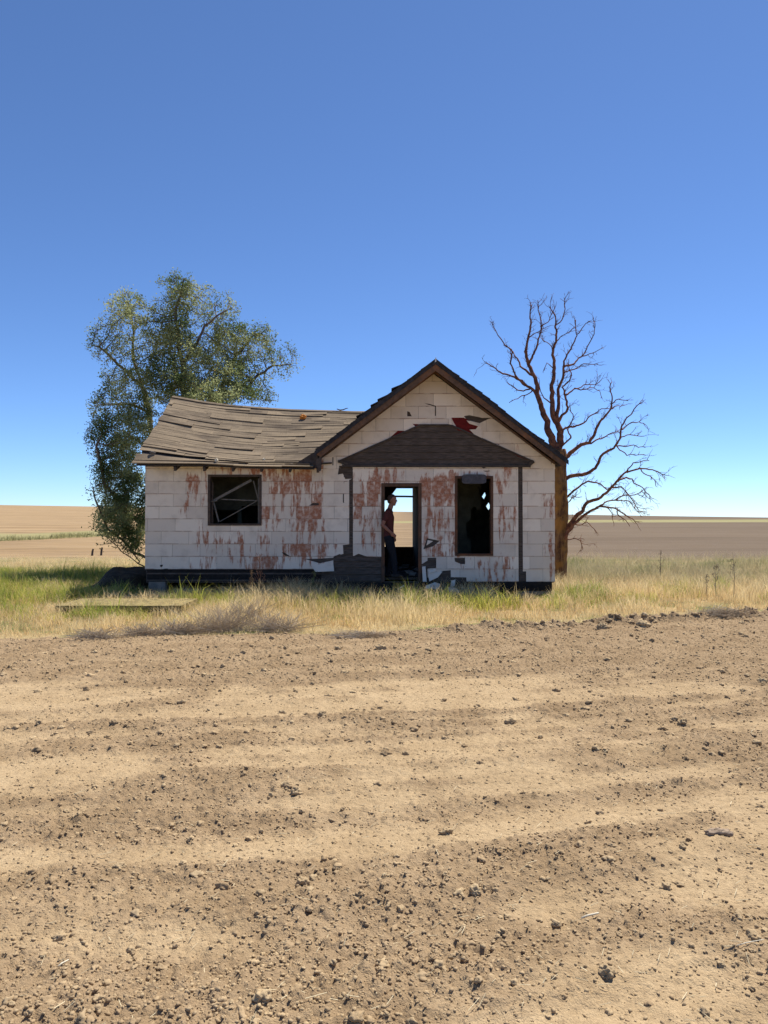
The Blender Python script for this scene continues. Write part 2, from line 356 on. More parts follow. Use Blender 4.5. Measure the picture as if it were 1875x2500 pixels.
# --- siding shingles
hood = [c2(165, 740), c2(262, 778), c2(1372, 778), c2(1410, 740), c2(880, 508), c2(690, 508)]
hood_h = hood
def P2(*a): return [c2(x, y) for x, y in a]
def P1(*a): return [c1(x, y) for x, y in a]
dmg = [hood_h,
       P2((240, 860), (264, 850), (264, 1340), (240, 1340)), P2((1308, 776), (1336, 776), (1338, 1520), (1310, 1520)), P2((1336, 1438), (1358, 1438), (1358, 1520), (1336, 1520)),
       P2((176, 770), (262, 776), (264, 852), (215, 855), (200, 820)), P2((176, 772), (200, 820), (168, 826)),
       P2((200, 1272), (264, 1264), (264, 1345), (205, 1345)), P2((140, 1345), (180, 1328), (205, 1340), (270, 1340), (300, 1326), (355, 1345), (445, 1347), (445, 1530), (140, 1530)),
       P2((735, 1352), (790, 1352), (790, 1418), (735, 1420)), P2((698, 1392), (735, 1370), (735, 1422), (700, 1400)), P2((698, 1400), (735, 1422), (735, 1530), (698, 1530)),
       P2((735, 1478), (830, 1435), (882, 1430), (882, 1530), (735, 1530)), P2((882, 1474), (980, 1476), (984, 1530), (882, 1530)),
       P2((905, 1352), (972, 1352), (972, 1392), (945, 1392), (908, 1375)),
       P2((732, 1228), (812, 1245), (770, 1280), (709, 1298)),
       P2((607, 425), (622, 430), (636, 458), (607, 458)), P2((714, 375), (745, 378), (790, 392), (790, 398), (740, 384)), P2((782, 396), (789, 396), (789, 455), (782, 455)),
       P2((886, 466), (965, 466), (1065, 522), (1036, 572), (925, 540)), P2((965, 456), (1000, 450), (1060, 462), (1080, 468), (1062, 500), (985, 480)), P2((1078, 468), (1138, 466), (1062, 502)),
       P2((640, 505), (690, 508), (668, 530)), P2((548, 548), (600, 550), (500, 590)), P2((865, 500), (890, 512), (925, 545), (880, 515)),
       P2((1060, 770), (1125, 772), (1090, 788)), P2((1085, 802), (1128, 800), (1128, 806), (1100, 808)),
       P2((1512, 700), (1528, 702), (1517, 768)), P2((134, 716), (140, 716), (140, 768), (134, 768)), P2((202, 948), (207, 948), (207, 1005), (202, 1005)),
       P1((1340, 888), (1370, 868), (1412, 868), (1414, 886)), P1((1140, 1232), (1160, 1232), (1205, 1262), (1165, 1256)), P1((1310, 1280), (1420, 1312), (1520, 1290), (1524, 1272), (1400, 1278)),
       P1((245, 1325), (268, 1322), (262, 1340), (248, 1338)), P1((275, 1352), (300, 1350), (330, 1370), (270, 1370)), P1((1524, 1265), (1600, 1240), (1640, 1180), (1660, 1180), (1660, 1400), (1524, 1400)),
       P1((1590, 800), (1597, 800), (1597, 862), (1590, 862)), P1((560, 590), (575, 590), (575, 625), (560, 625))]
dmg = [q for P in dmg for q in tri(P)]
bird_keep = P2((738, 1240), (768, 1246), (730, 1272))
red = [P2((886, 466), (965, 466), (1068, 520), (1038, 574), (925, 545)), P2((640, 505), (700, 508), (668, 530)), P2((548, 548), (600, 550), (500, 592)), P2((1130, 605), (1400, 745), (1310, 712))]
rustz = [  # px centre x, y, half w, half h, strength
    (478, 1205, 22, 35, .95), (505, 1300, 14, 50, .7), (655, 1190, 14, 60, .7), (690, 1215, 40, 60, 1.0), (750, 1200, 26, 60, .95), (752, 1290, 26, 60, 1.15), (690, 1270, 30, 30, .6), (650, 1345, 120, 30, .85), (560, 1375, 60, 20, .6),
    (640, 1380, 30, 20, 1.2), (945, 1162, 25, 14, 1.0), (905, 1220, 32, 40, .75), (895, 1275, 30, 60, .8), (1065, 1192, 42, 22, 1.5), (1065, 1235, 40, 28, .9), (1075, 1270, 45, 18, 1.0), (1070, 1320, 45, 40, .75), (1185, 1400, 30, 25, 1.1),
    (1232, 1230, 18, 90, .8), (1225, 1380, 22, 40, .7), (1345, 1330, 14, 90, .9), (1080, 1165, 100, 12, .55), (590, 1145, 60, 14, .7), (1150, 1380, 60, 12, .4), (905, 1345, 30, 30, .6)]
def rust_at(a, b):
    px = 937.5+a*F/YW; py = 1262-(b-CH)*F/YW; t = 0
    for cx, cy, hw, hh, s in rustz:
        d = max(abs(px-cx)/hw, abs(py-cy)/hh)+.3*mnoise.noise((px*.05, py*.05, 3)); t = max(t, s*max(0, min(1, 1.9-d*1.1)))
    return t
def siding(mb, outline, z0, holes, M, xmin, xmax, skip=None, d=YW, rustf=rust_at):
    Hc = .2765; kk = 0; z = z0
    while z < 5.0:
        off = (.305 if kk % 2 else 0)+random.uniform(-.04, .04); x = xmin-off-.61
        while x < xmax:
            sw = .61
            r = rect(x+.0022, x+sw-.0022, z+random.uniform(0, .004), z+Hc-.001)
            rv = random.random(); tl = random.uniform(0, .004); rk = random.uniform(-.0015, .0015)
            P = intersect(r, outline)
            if P and not (skip and skip(x+sw/2, z+Hc/2)):
                for q in cut(P, holes):
                    # cut long pieces into columns so rust can vary along the shingle
                    lo = min(a for a, b in q); hi = max(a for a, b in q); nn = max(1, int((hi-lo)/.11)); st = (hi-lo)/nn
                    for i in range(nn):
                        qq = q
                        if i > 0: qq = clip(qq, -1, 0, -(lo+i*st))
                        if i < nn-1 and len(qq) > 2: qq = clip(qq, 1, 0, lo+(i+1)*st)
                        if len(qq) < 3: continue
                        front = lambda a, b: d-.018-(.009+tl)*(1-(b-z)/Hc)-rk*(a-x)*4
                        colf = lambda pts: [(rustf(a, b)*(.8+.4*rv), (b-z)/Hc, rv, 1) for a, b in pts]
                        mb.prism(qq, front, d-.015, M, colf)
            x += sw
        z += Hc; kk += 1
mb = MB()
wing_s = rect(XL-.02, XJ+.27, .5765, 2.86); gab_s = [(XJ, .30), (XR+.02, .30), (XR+.02, gable_z(XR)), (GX0, gable_z(GX0)-.0), (XJ, gable_z(XJ))]
notch = [rect(XJ-.1, XJ+.5, .28, .57)]
siding(mb, rect(XL-.02, XJ, .5765, 2.84), .30, holes+dmg, I4, XL, XJ)
siding(mb, gab_s, .30, holes+dmg+notch, I4, XJ, XR)
mb.build('siding', M_SIDE, house, fix=True, label='chipped off-white shingle siding streaked with rust')
mb = MB()
MRt = Matrix(((0, -1, 0, 0), (1, 0, 0, 0), (0, 0, 1, 0), (0, 0, 0, 1)))
zr = lambda a, b: 0.1
siding(mb, rect(YW-.01, YB, .30, 2.9), .30, [], Matrix(((0, -1, 0, XR*1), (1, 0, 0, 0), (0, 0, 1, 0), (0, 0, 0, 1))), YW, YB, d=.0, rustf=zr)
siding(mb, [(YW-.01, .57), (YB, .57), (YB, 2.86), (19.6, 4.6), (YW-.01, 2.86)], .30, [], Matrix(((0, 1, 0, XL), (1, 0, 0, 0), (0, 0, 1, 0), (0, 0, 0, 1))), YW, YB, d=.0, rustf=zr)
mb.build('side_siding', M_SIDE, house, fix=True)
mb = MB()
for P in red:
    mb = MB()
    for q in tri(P): mb.prism(q, YW-.0205, YW-.0175, I4)
    mb.build('red_panel', M_RED, house, fix=True, label='dark red paint showing where shingles broke off')

# hanging torn shingle pieces
mb = MB()
def scrap(pts, lift, c=(0, .5, .5, 1)):
    mb = MB(); mb.prism(ccw(pts), (lambda a, b: YW-.037-lift*(pts[0][1]-b if pts[0][1] > b else 0)), YW-.030, I4, c)
    mb.build('loose_shingle', M_SIDE, house, fix=True, label='torn white shingle scrap hanging over a gap')
scrap(P2((982, 484), (1025, 492), (1066, 524), (1000, 505)), .1)
scrap(P2((1000, 542), (1040, 540), (1070, 500), (1085, 560), (1078, 596), (1030, 572)), .1)
scrap(P2((870, 470), (884, 470), (890, 512), (868, 508)), .1)
scrap(P2((0, 1372), (50, 1395), (138, 1368), (146, 1435), (30, 1440), (0, 1400)), .25)
scrap(P2((740, 1432), (788, 1420), (792, 1436), (745, 1450)), .5); scrap(P2((700, 1408), (722, 1405), (728, 1500), (704, 1500)), .3)
scrap(P2((738, 1452), (830, 1438), (800, 1475), (745, 1500)), .3); scrap(P2((884, 1495), (912, 1490), (905, 1530), (878, 1540)), .3)
scrap(P2((736, 1240), (770, 1247), (728, 1274)), .1)
# torn porch-roof outline, corner boards, sill beams
mb = MB()
def bw(a, b, wd, d0, d1): # beam on the wall between 2-D points
    a = Vector(a); b = Vector(b); t = (b-a).normalized(); nn = Vector((-t[1], t[0]))*wd/2
    mb.prism(ccw([tuple(a-nn), tuple(b-nn), tuple(b+nn), tuple(a+nn)]), d0, d1, I4)
bw(c2(175, 742), c2(690, 512), .035, YW-.045, YW-.02); bw(c2(690, 512), c2(880, 512), .03, YW-.046, YW-.021); bw(c2(880, 512), c2(1400, 742), .035, YW-.044, YW-.02)
bw(c2(195, 772), c2(1385, 774), .05, YW-.075, YW-.015); bw(c2(170, 742), c2(262, 772), .06, YW-.06, YW-.02); bw(c2(1405, 742), c2(1370, 772), .07, YW-.06, YW-.02)
mb.build('porch_trim', M_DARK, house, fix=True, label='dark trim left where a porch roof was torn away')
mb = MB(); mb.box((XL+.02, YW-.01, .30), (XJ+.0, YW+.09, .57)); mb.box((XJ+.01, YW-.006, .12), (XR-.12, YW+.1, .285))
mb.box((1.9, YW-.05, .10), (XR-.05, YW-.012, .29))
mb.box((XL+.03, YW+.1, .1), (XL+.12, YB-.1, .27)); mb.box((XR-.13, YW+.1, .1), (XR-.03, YB-.1, .27)); mb.box((XL, YB-.1, .1), (XR, YB, .27))
mb.build('sill_beam', M_SILL, house, fix=True)
mb = MB(); mb.box((2.95, YW-.03, -.2), (XR-.06, YW+.2, .098)); mb.box((XL+.05, YW+.0, -.2), (XL+.42, YW+.2, .30-.002)); mb.box((XL+.6, YW-.02, -.2), (XL+1.15, YW+.2, .14))
for xx in (-3.0, -1.7, -.5, .9, 2.0): mb.box((xx, YW+.05, -.2), (xx+.3, YW+.35, .11))
mb.box((XL+.1, YW+.5, -.2), (XR-.2, YW+.6, .1)); mb.box((XL+.1, YB-.5, -.2), (XR-.2, YB-.2, .1))
mb.box((XL+.1, YW+.7, -.2), (XL+.3, YB-.6, .1)); mb.box((XR-.4, YW+.7, -.2), (XR-.2, YB-.6, .1))
mb.build('foundation', M_CONC, house, fix=True)
mb = MB(); yy = YW+.14
while yy < YB-.2: mb.box((XL+.13, yy, .33+random.uniform(-.004, .004)), (XR-.14, min(yy+.138, YB-.14), .38)); yy += .14
mb.build('floor', M_FLOOR, house)
# door frame, window frames
def frame(nm, r, t, d0, d1, mat, parent, sill=True):
    mb = MB(); x0, z0 = r[0]; x1, z1 = r[2]
    mb.box((x0, d0, z0), (x0+t, d1, z1)); mb.box((x1-t, d0, z0), (x1, d1, z1)); mb.box((x0+t, d0+.002, z1-t), (x1-t, d1, z1))
    if sill: mb.box((x0+t, d0-.01, z0), (x1-t, d1, z0+t*.9))
    return mb.build(nm, mat, parent, fix=True)
dw = empty('doorway', (.4, YW, .38), None, None); dw.parent = house; dw.matrix_parent_inverse = house.matrix_world.inverted()
M_JAMB = wood('door_wood', (.075, .048, .035), (.15, .085, .055), (3, 3, 1.5), (.16, .07, .035))
frame('door_frame', door, .075, YW-.03, YW+.16, M_JAMB, house, False); bpy.data.objects.remove(dw)
M_WINF = wood('window_wood', (.055, .043, .038), (.12, .085, .068), (3, 3, 3))
wl = frame('window', win_l, .05, YW-.035, YW+.15, M_WINF, house)
def wl_bar(nm, a, b, wd, Y, mat=M_GREYWOOD, label=None):
    mb = MB(); A = W(480+a[0]/8.295, 1120+a[1]/8.295, Y); B = W(480+b[0]/8.295, 1120+b[1]/8.295, Y); mb.beam(A, B, .02, wd, (0, -1, .01) if 0 else (A-B).cross(Vector((0, 1, 0))))
    return mb.build(nm, mat, wl, fix=True, label=label)
wl_bar('sash_bar', (340, 850), (1110, 430), .055, 17.09, label='broken pale sash bar leaning diagonally')
wl_bar('sash_bar', (500, 820), (1250, 850), .02, 17.12); wl_bar('sash_bar', (340, 860), (450, 1280), .03, 17.10)
wl_bar('sash_bar', (1150, 450), (1250, 830), .025, 17.11); wl_bar('sash_bar', (470, 1270), (1210, 860), .016, 17.13)
wl_bar('sash_frame', (325, 480), (318, 1300), .035, 17.07, M_WINF); wl_bar('sash_frame', (1262, 400), (1262, 1320), .04, 17.075, M_GREYWOOD)
wl_bar('sash_frame', (280, 865), (420, 850), .02, 17.06, M_GREYWOOD)
M_WINR = wood('rusty_frame', (.075, .045, .032), (.15, .075, .045), (3, 3, 2), (.19, .075, .035))
wr = frame('window', win_r, .055, YW-.035, YW+.15, M_WINR, house)
mb = MB(); q0 = c2(950, 826); q1 = c2(1103, 885)
pts = []
for i in range(24):
    a = 2*math.pi*i/24; ca, sa = math.cos(a), math.sin(a); e = .35
    pts.append(((q0[0]+q1[0])/2+(q1[0]-q0[0])/2*math.copysign(abs(ca)**e, ca), (q0[1]+q1[1])/2+(q0[1]-q1[1])/2*math.copysign(abs(sa)**e, sa)))
mb.prism(pts, YW-.13, YW-.04, I4); mb.prism([((a-.6)*0.9+.6, b) for a, b in pts], YW-.15, YW-.13, I4) if 0 else None
mb.build('hanging_panel', plain('tar_panel', (.075, .072, .082), .25, 14), wr, fix=True, label='dark grey rounded panel hanging over the window head')
# interior: partitions, broken plaster, fallen panel
mb = MB()
mb.box((.83, 18.35, .385), (.90, YB-.13, 4.2))
# plaster screen with a ragged hole behind the right window
Yp = 19.3; sc = Yp/YW
def cp(x, y): q = W(760+x/2.592, 840+y/2.592, Yp); return (q.x, q.z)
hol = [[cp(1010, 1045), cp(1030, 1030), cp(1045, 1035), cp(1045, 1400), cp(1010, 1400)], [cp(1045, 1050), cp(1075, 1048), cp(1075, 1400), cp(1045, 1400)], [cp(1075, 850), cp(1165, 850), cp(1165, 1400), cp(1075, 1400)],
       [cp(978, 1130), cp(1011, 1110), cp(1011, 1240), cp(985, 1220)], [cp(1050, 890), cp(1076, 930), cp(1076, 1010), cp(1062, 940)]]
mb.build('partition_wall', M_PLAST, house, fix=True); mb = MB()
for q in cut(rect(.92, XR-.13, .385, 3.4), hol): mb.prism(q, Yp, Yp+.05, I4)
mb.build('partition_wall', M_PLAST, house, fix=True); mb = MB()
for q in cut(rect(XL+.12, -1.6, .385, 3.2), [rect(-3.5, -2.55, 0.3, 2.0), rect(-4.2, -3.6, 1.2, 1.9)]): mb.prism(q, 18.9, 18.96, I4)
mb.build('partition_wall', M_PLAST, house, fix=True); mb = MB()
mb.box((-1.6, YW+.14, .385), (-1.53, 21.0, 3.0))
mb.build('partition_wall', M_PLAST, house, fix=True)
mb = MB(); mb.beam((-1.2, 22.0, 2.35), (1.2, 21.7, 2.30), .05, .05, rough=.01); mb.beam((-.6, 21.9, 2.0), (.35, 21.8, 2.62), .06, .10, rough=.01)
mb.prism([(-.6, 2.1), (.1, 2.2), (.42, 2.62), (-.6, 2.75)], 21.6, 21.63, I4)
for xx in np.arange(-4.9, 3.6, .61): mb.box((xx, YW+.15, 2.86), (xx+.045, YB-.15, 2.98)) if random.random() < .8 else None
mb.build('ceiling_joist', M_DARK, house, fix=True)
# ---------------------------------------------------------------- wing roof
RXp = [-5.37, -4.61, -3.95, -3.33, -2.40, -1.36, -.81, .5]; RZp = [4.82, 4.68, 4.59, 4.54, 4.475, 4.446, 4.425, 4.42]
EXp = [-5.37, -3.85, -2.97, -1.7, .5]; EZp = [2.872, 2.863, 2.815, 2.79, 2.79]
def rs(x, t, lift=0.):
    t_ = t if t <= 1 else 2-t
    z = np.interp(x, EXp, EZp)*(1-t_)+np.interp(x, RXp, RZp)*t_
    u = min(1, max(0, (x+5.37)/5.2)); z -= .17*math.sin(math.pi*u)*float(sst(.0, .22, t_)*sst(1.0, .55, t_))
    if t_ > .08: z += .07*float(sst(.30, 0.0, u)*sst(.6, .1, t_))
    return Vector((x, 16.5+3.1*t, z))+Vector((0, -.53, .85))*lift*(1 if t <= 1 else -.0)+Vector((0, 0, .85*lift if t > 1 else 0))
def valley(t):
    for x in np.arange(-1.45, .9, .03):
        if True: pass
        if gable_z(x)+.185 > rs(x, t).z: return x+.05
    return -1.45
roof = None
def course(mb, t0, t1, x0, x1, lo=.25, hi=.9, jit=.006, th=.013):
    x = x0
    while x < x1-.02:
        wd = random.uniform(lo, hi); xe = min(x+wd, x1)
        if x1-xe < .12: xe = x1
        dj = random.uniform(-jit, jit); l0 = th+(random.uniform(0, .006) if random.random() < .88 else random.uniform(.01, .022)); l1 = .006; nn = max(1, int((xe-x)/.16)); vs = []
        warp = random.uniform(0, .03) if random.random() < .3 else 0; sk = random.uniform(-.004, .004)
        for i in range(nn+1):
            xx = x+.002+(xe-x-.004)*i/nn; ta = t0+dj+sk*(i/nn-.5)
            vs += [rs(xx, ta, l0+warp*(i/nn)), rs(xx, t1, l1), rs(xx, ta, l0-th-.002+warp*(i/nn)), rs(xx, t1, l1-.006)]
        fs = []
        for i in range(nn):
            a = 4*i; b = a+4; fs += [(a, b, b+1, a+1), (a+2, a+3, b+3, b+2), (a, a+2, b+2, b)]
        fs += [(0, 1, 3, 2), (4*nn, 4*nn+2, 4*nn+3, 4*nn+1)]
        mb.add(vs, fs); x = xe
mb = MB(); NC = 27
tt = [.135+(1-.135)*(i/NC)**.98 for i in range(NC+1)]
for i in range(NC):
    t0 = tt[i]; t1 = min(tt[i]+.085, .999); xl = -5.37+random.uniform(-.02, .03); xr = valley((t0+t1)/2)
    if i == 4: course(mb, t0, t1, xl, xr-.95, .3, 1.1, .004); course(mb, t0, t1, xr-.30, xr)
    elif i in (22,): course(mb, t0, t1, xl, xl+.10); course(mb, t0, t1, xl+.9, xr, .3, 1.3, .006)
    elif i in (2, 1): course(mb, t0, t1, xl, xr-.12, .4, 1.6, .012, .03)
    elif i == 20: course(mb, t0-.012, t1, xl, xl+1.1); course(mb, t0-.02, t1, xl+1.1, xl+2.4, .6, 1.3, .001, .035); course(mb, t0, t1, xl+2.4, xr)
    else: course(mb, t0, t1, xl, xr, *((.6, 2.2) if i % 3 else (.3, 1.2)))
course(mb, -.005, .045, -5.42, -1.52, .9, 2.2, .003, .022); course(mb, .035, .085, -5.40, -1.60, .7, 2.0, .004, .02)
course(mb, .955, 1.0, -5.38, .1, .5, 1.6, .001, .035)
roof = mb.build('wing_roof', M_SHIN, house, fix=False, label='sagging weathered wood shingle roof of the side wing')
mb = MB()      # ragged boards of deck: under the shingles and on the back slope, with gaps
def deckrow(t0, t1, x0, x1, lift=-.03):
    nn = max(1, int((x1-x0)/.3)); vs = []; fs = []
    for i in range(nn+1):
        xx = x0+(x1-x0)*i/nn; vs += [rs(xx, t0, lift), rs(xx, t1, lift), rs(xx, t0, lift-.02), rs(xx, t1, lift-.02)]
    for i in range(nn):
        a = 4*i; b = a+4; fs += [(a, b, b+1, a+1), (a+2, a+3, b+3, b+2), (a, a+2, b+2, b), (a+1, b+1, b+3, a+3)]
    fs += [(0, 1, 3, 2), (4*nn, 4*nn+2, 4*nn+3, 4*nn+1)]; mb.add(vs, fs)
for i in range(24):
    t0 = .0+i/24; xr = valley(t0)+.25 if t0 > .12 else -1.5
    if i in (2,): deckrow(t0, t0+.038, -5.3, -3.2); deckrow(t0, t0+.038, -2.4, -1.6)
    elif i == 7: deckrow(t0, t0+.038, -5.3, xr-1.15)
    else: deckrow(t0, t0+.038, -5.33, xr)
for i in range(24):
    t0 = 1.0+i/24; x = -5.33; xr = max(-1.3, valley(2-t0)+.25)
    while x < xr:
        xe = min(xr, x+random.uniform(.6, 1.9)); deckrow(t0, t0+.041, x, xe); x = xe+(random.uniform(.04, .14) if random.random() < .3 else .004)
mb.build('roof_deck', M_DARK, house)
for i, xx in enumerate((355, 570, 780, 990, 1200, 1405)):
    x = W(310+xx/3.016, 0, 16.6).x; mb = MB(); mb.beam((x, 16.56, 2.765-.008*i), (x, 17.0, 2.90), .05, .09)
    mb.build('rafter_tail', M_DARK, house, fix=True)
# ---------------------------------------------------------------- gable roof
YF, YBk = 16.38, 22.75
XE0, XE1 = -1.45, 3.90
def gtop(x): return GZT-abs(x-GX0)*SL+.01*math.sin(x*3.1)
gr = MB()
for sgn, xe in ((-1, XE0), (1, XE1)):
    Lx = abs(xe-GX0); nC = 17
    for i in range(nC):
        a0 = Lx*(1-i/nC); a1 = max(0, a0-Lx/nC*1.35); y = YF-.03+random.uniform(-.01, .0)
        while y < YBk:
            wd = random.uniform(.3, .6) ; ye = min(y+wd, YBk); l0 = random.uniform(.016, .034)
            if y < YF+.1 and sgn < 0 and i in (6, 8, 9, 11): l0 += .045
            if not (y > YF+.8 and random.random() < .022):
                def pt(a, yy, l): x = GX0+sgn*a; return Vector((x+sgn*.6*l, yy, GZT-a*SL+.8*l-.03+.012*math.sin(a*4+yy)))
                vs = [pt(a0, y, l0), pt(a0, ye-.004, l0), pt(a1, ye-.004, .006), pt(a1, y, .006), pt(a0, y, l0-.02), pt(a0, ye-.004, l0-.02), pt(a1, ye-.004, -.012), pt(a1, y, -.012)]
                gr.add(vs, [(0, 1, 2, 3), (4, 7, 6, 5), (0, 4, 5, 1), (1, 5, 6, 2), (2, 6, 7, 3), (3, 7, 4, 0)])
            y = ye
g_o = gr.build('gable_roof', M_ROOFD, house, fix=True, label='steep dark gable roof with curling shingles')
mb = MB()
for sgn, xe in ((-1, XE0), (1, XE1)):
    Lx = abs(xe-GX0)-.03; nB = 19
    for i in range(nB):
        a0 = .01+Lx*i/nB; a1 = .01+Lx*(i+1)/nB-.004
        y = YF
        while y < YBk-.03:
            ye = min(YBk-.03, y+random.uniform(1.5, 3)) if y > YF else YF+.9
            pp = lambda a, yy, dz: (GX0+sgn*a, yy, GZT-a*SL-.055-dz)
            mb.add([pp(a0, y, 0), pp(a1, y, 0), pp(a1, ye, 0), pp(a0, ye, 0), pp(a0, y, .02), pp(a1, y, .02), pp(a1, ye, .02), pp(a0, ye, .02)], [(0, 1, 2, 3), (4, 7, 6, 5), (0, 4, 5, 1), (1, 5, 6, 2), (2, 6, 7, 3), (3, 7, 4, 0)])
            y = ye+(random.uniform(.03, .12) if random.random() < .3 and ye > YF+.95 else .003)
mb.build('roof_board', M_TRIM, g_o, fix=True)
for sgn, xe in ((-1, XE0), (1, XE1)):
    Lx = abs(xe-GX0); mb = MB()
    pts = [(GX0, GZT-.05), (GX0+sgn*Lx, GZT-Lx*SL-.05), (GX0+sgn*Lx, GZT-Lx*SL-.10), (GX0+sgn*(Lx-.10), GZT-(Lx-.1)*SL-.24), (GX0, GZT-.275)]
    mb.prism(ccw(pts), YF, YF+.028, I4)
    mb.build('rake_board', M_TRIM, g_o, fix=True)
    mb = MB(); pts = [(GX0, GZT-.015), (GX0+sgn*(Lx+.03), GZT-(Lx+.03)*SL-.015), (GX0+sgn*(Lx+.03), GZT-(Lx+.03)*SL-.115), (GX0, GZT-.135)]; mb.prism(ccw(pts), YF-.022, YF-.001, I4); mb.build('drip_edge', M_ROOFD, g_o, fix=True)
    mb = MB(); pts = [(GX0+sgn*.0, GZT-.235), (GX0+sgn*(Lx-.12), GZT-(Lx-.12)*SL-.235), (GX0+sgn*(Lx-.2), GZT-(Lx-.2)*SL-.275), (GX0, GZT-.285)]
    mb.prism(ccw([(a, b+.03) for a, b in pts]), YF+.36, YF+.40, I4); mb.build('frieze_board', M_TRIM, g_o, fix=True)
mb = MB()   # broken boxed eave at the left foot of the gable, fascia on the right
mb.prism(ccw([(XE0+.0, 3.14), (XE0-.0, 2.86), (XE0+.06, 2.70), (XE0+.10, 2.72), (XE0+.12, 3.0), (XE0+.25, 3.22)]), YF+.03, YF+.07, I4)
mb.prism(ccw([(XE0-.62, 2.79), (XE0+.02, 2.79), (XE0+.02, 3.16), (XE0-.1, 3.12)]), YF+.30, YF+.33, I4)
mb.build('eave_fascia', M_DARK, g_o, fix=True); mb = MB(); mb.beam((XE0+.05, YF+.03, 3.05), (XE0+.05, YBk-.1, 3.05), .03, .14); mb.build('eave_fascia', M_DARK, g_o, fix=True); mb = MB(); mb.beam((XE1-.06, YF+.03, 2.90), (XE1-.06, YBk-.1, 2.90), .03, .12)
mb.build('eave_fascia', M_DARK, g_o, fix=True)
mb = MB(); mb.prism([(GX0-.02, 5.02), (GX0+.015, 5.04), (GX0+.01, 5.13), (GX0-.005, 5.12)], YF-.035, YF-.01, I4); mb.build('flashing', plain('pale_metal', (.55, .55, .55), .1), g_o, fix=True)
# ---------------------------------------------------------------- blades of grass
def grass_mat(name, tr=.5):
    n = N(name, .8, .1); c = n.attr('col'); n.col(c)
    t = n.n('ShaderNodeBsdfTranslucent'); n.set(t.inputs[0], c); mx = n.n('ShaderNodeMixShader'); mx.inputs[0].default_value = tr
    n.t.links.new(n.b.outputs[0], mx.inputs[1]); n.t.links.new(t.outputs[0], mx.inputs[2]); n.t.links.new(mx.outputs[0], n.out.inputs[0]); return n.m
M_GRASS = grass_mat('grass_blades')
def slab_mask(x, y): return (x > -5.72) & (x < -3.54) & (y > 13.37) & (y < 14.53)
def blades(name, X, Y, H, Wd, Cl, label, lean=.62, cat='grass'):
    k = len(X); az = rng.uniform(0, 2*np.pi, k); dirx = np.cos(az); diry = np.sin(az)
    la = rng.uniform(0, 2*np.pi, k); lm = H*rng.uniform(.1, 1, k)*lean*1.6; lx = np.cos(la)*lm; ly = np.sin(la)*lm
    Z = gh(X, Y, False)-.02; Z = np.where(slab_mask(X, Y), .175, Z); V = np.zeros((k, 5, 3)); hw = Wd/2
    V[:, 0] = np.stack([X-dirx*hw, Y-diry*hw, Z], 1); V[:, 1] = np.stack([X+dirx*hw, Y+diry*hw, Z], 1)
    mx = X+lx*.3; my = Y+ly*.3; mz = Z+H*.58
    V[:, 2] = np.stack([mx+dirx*hw*.8, my+diry*hw*.8, mz], 1); V[:, 3] = np.stack([mx-dirx*hw*.8, my-diry*hw*.8, mz], 1)
    V[:, 4] = np.stack([X+lx, Y+ly, Z+H*(1-.25*(lm/H)**2)], 1)
    b = np.arange(k)[:, None]*5
    T = np.concatenate([b+np.array([0, 1, 2]), b+np.array([0, 2, 3]), b+np.array([3, 2, 4])], 0)
    col = np.repeat(Cl[:, None, :], 5, 1)
    o = mesh_np(name, V.reshape(-1, 3), T, M_GRASS, col=col.reshape(-1, 3), nside=3)
    tag(o, label, cat, kind='stuff'); return o
def house_mask(x, y): return (x > XL-.02) & (x < XR+.02) & (y > YW-.05) & (y < YB+.1)
def blobs(x, y, L):
    t = np.zeros_like(x)
    for cx, cy, rx, ry, s in L: t = np.maximum(t, s*np.exp(-(((x-cx)/rx)**2+((y-cy)/ry)**2)))
    return t
def scatter(nn, x0, x1, y0, y1, pw=1.0):
    x = rng.uniform(x0, x1, nn); y = y0+(y1-y0)*rng.uniform(0, 1, nn)**pw; return x, y
# dry golden grass
GB = [(-3.6, 14.7, .8, .5, 1.1), (-2.9, 14.6, .6, .5, 1.0), (-1.9, 14.8, .5, .4, .6), (-1.0, 14.5, .7, .5, .95), (-.3, 14.3, .7, .5, .9), (.4, 14.4, 1.0, .6, 1.15), (1.3, 14.3, 1.0, .6, 1.05), (2.1, 14.6, .7, .6, .95), (.3, 15.6, 1.6, .4, .8), (4.1, 16.3, .9, 1.0, .85), (3.6, 14.6, .8, .5, .5), (5.3, 15.8, .5, .6, .6), (7.2, 18.3, 1.3, .8, .8), (6.4, 16.6, .7, .4, .6), (11.2, 19.5, 1.1, .6, .8), (8.2, 15.9, .6, .3, .5), (-6.5, 16.0, 1.3, 1.2, .9), (-8.2, 15.6, 1.8, 1.4, .8), (-9.5, 19.0, 2.2, 2.0, 1.05), (-12.0, 21.5, 3.5, 2.6, 1.0), (-8.0, 21, 2.4, 2.5, 1.05), (-15, 19, 3, 3, .8), (-4.8, 12.9, 1.5, .35, .95), (-7.4, 13.2, 1.5, .8, .6), (5.5, 22, 1.6, 2, .6), (9, 25, 3, 2, .45), (6, 28, 3, 2, .6), (12, 22, 2, 1.5, .45), (15.5, 27, 4, 3, .45), (7.6, 22.5, .5, .4, 1.1), (9.8, 21, .45, .35, 1.1), (12.2, 23.5, .6, .4, 1.1), (14.5, 21.5, .5, .4, 1.0), (8.4, 19.2, .4, .3, 1.0), (11, 26, .8, .5, 1.0), (6.2, 24.5, .6, .4, 1.0)]
x, y = scatter(520000, -17, 19, 10.0, 32, 1.6)
e = y-edge(x); d = fbm(x*1.1, y*1.1, 4, 101); d2 = fbm(x*3.3, y*3.3, 3, 111)
keep = (e > -.06+.12*d2) & ~house_mask(x, y) & ~(slab_mask(x, y) & (rng.uniform(0, 1, len(x)) < .35))
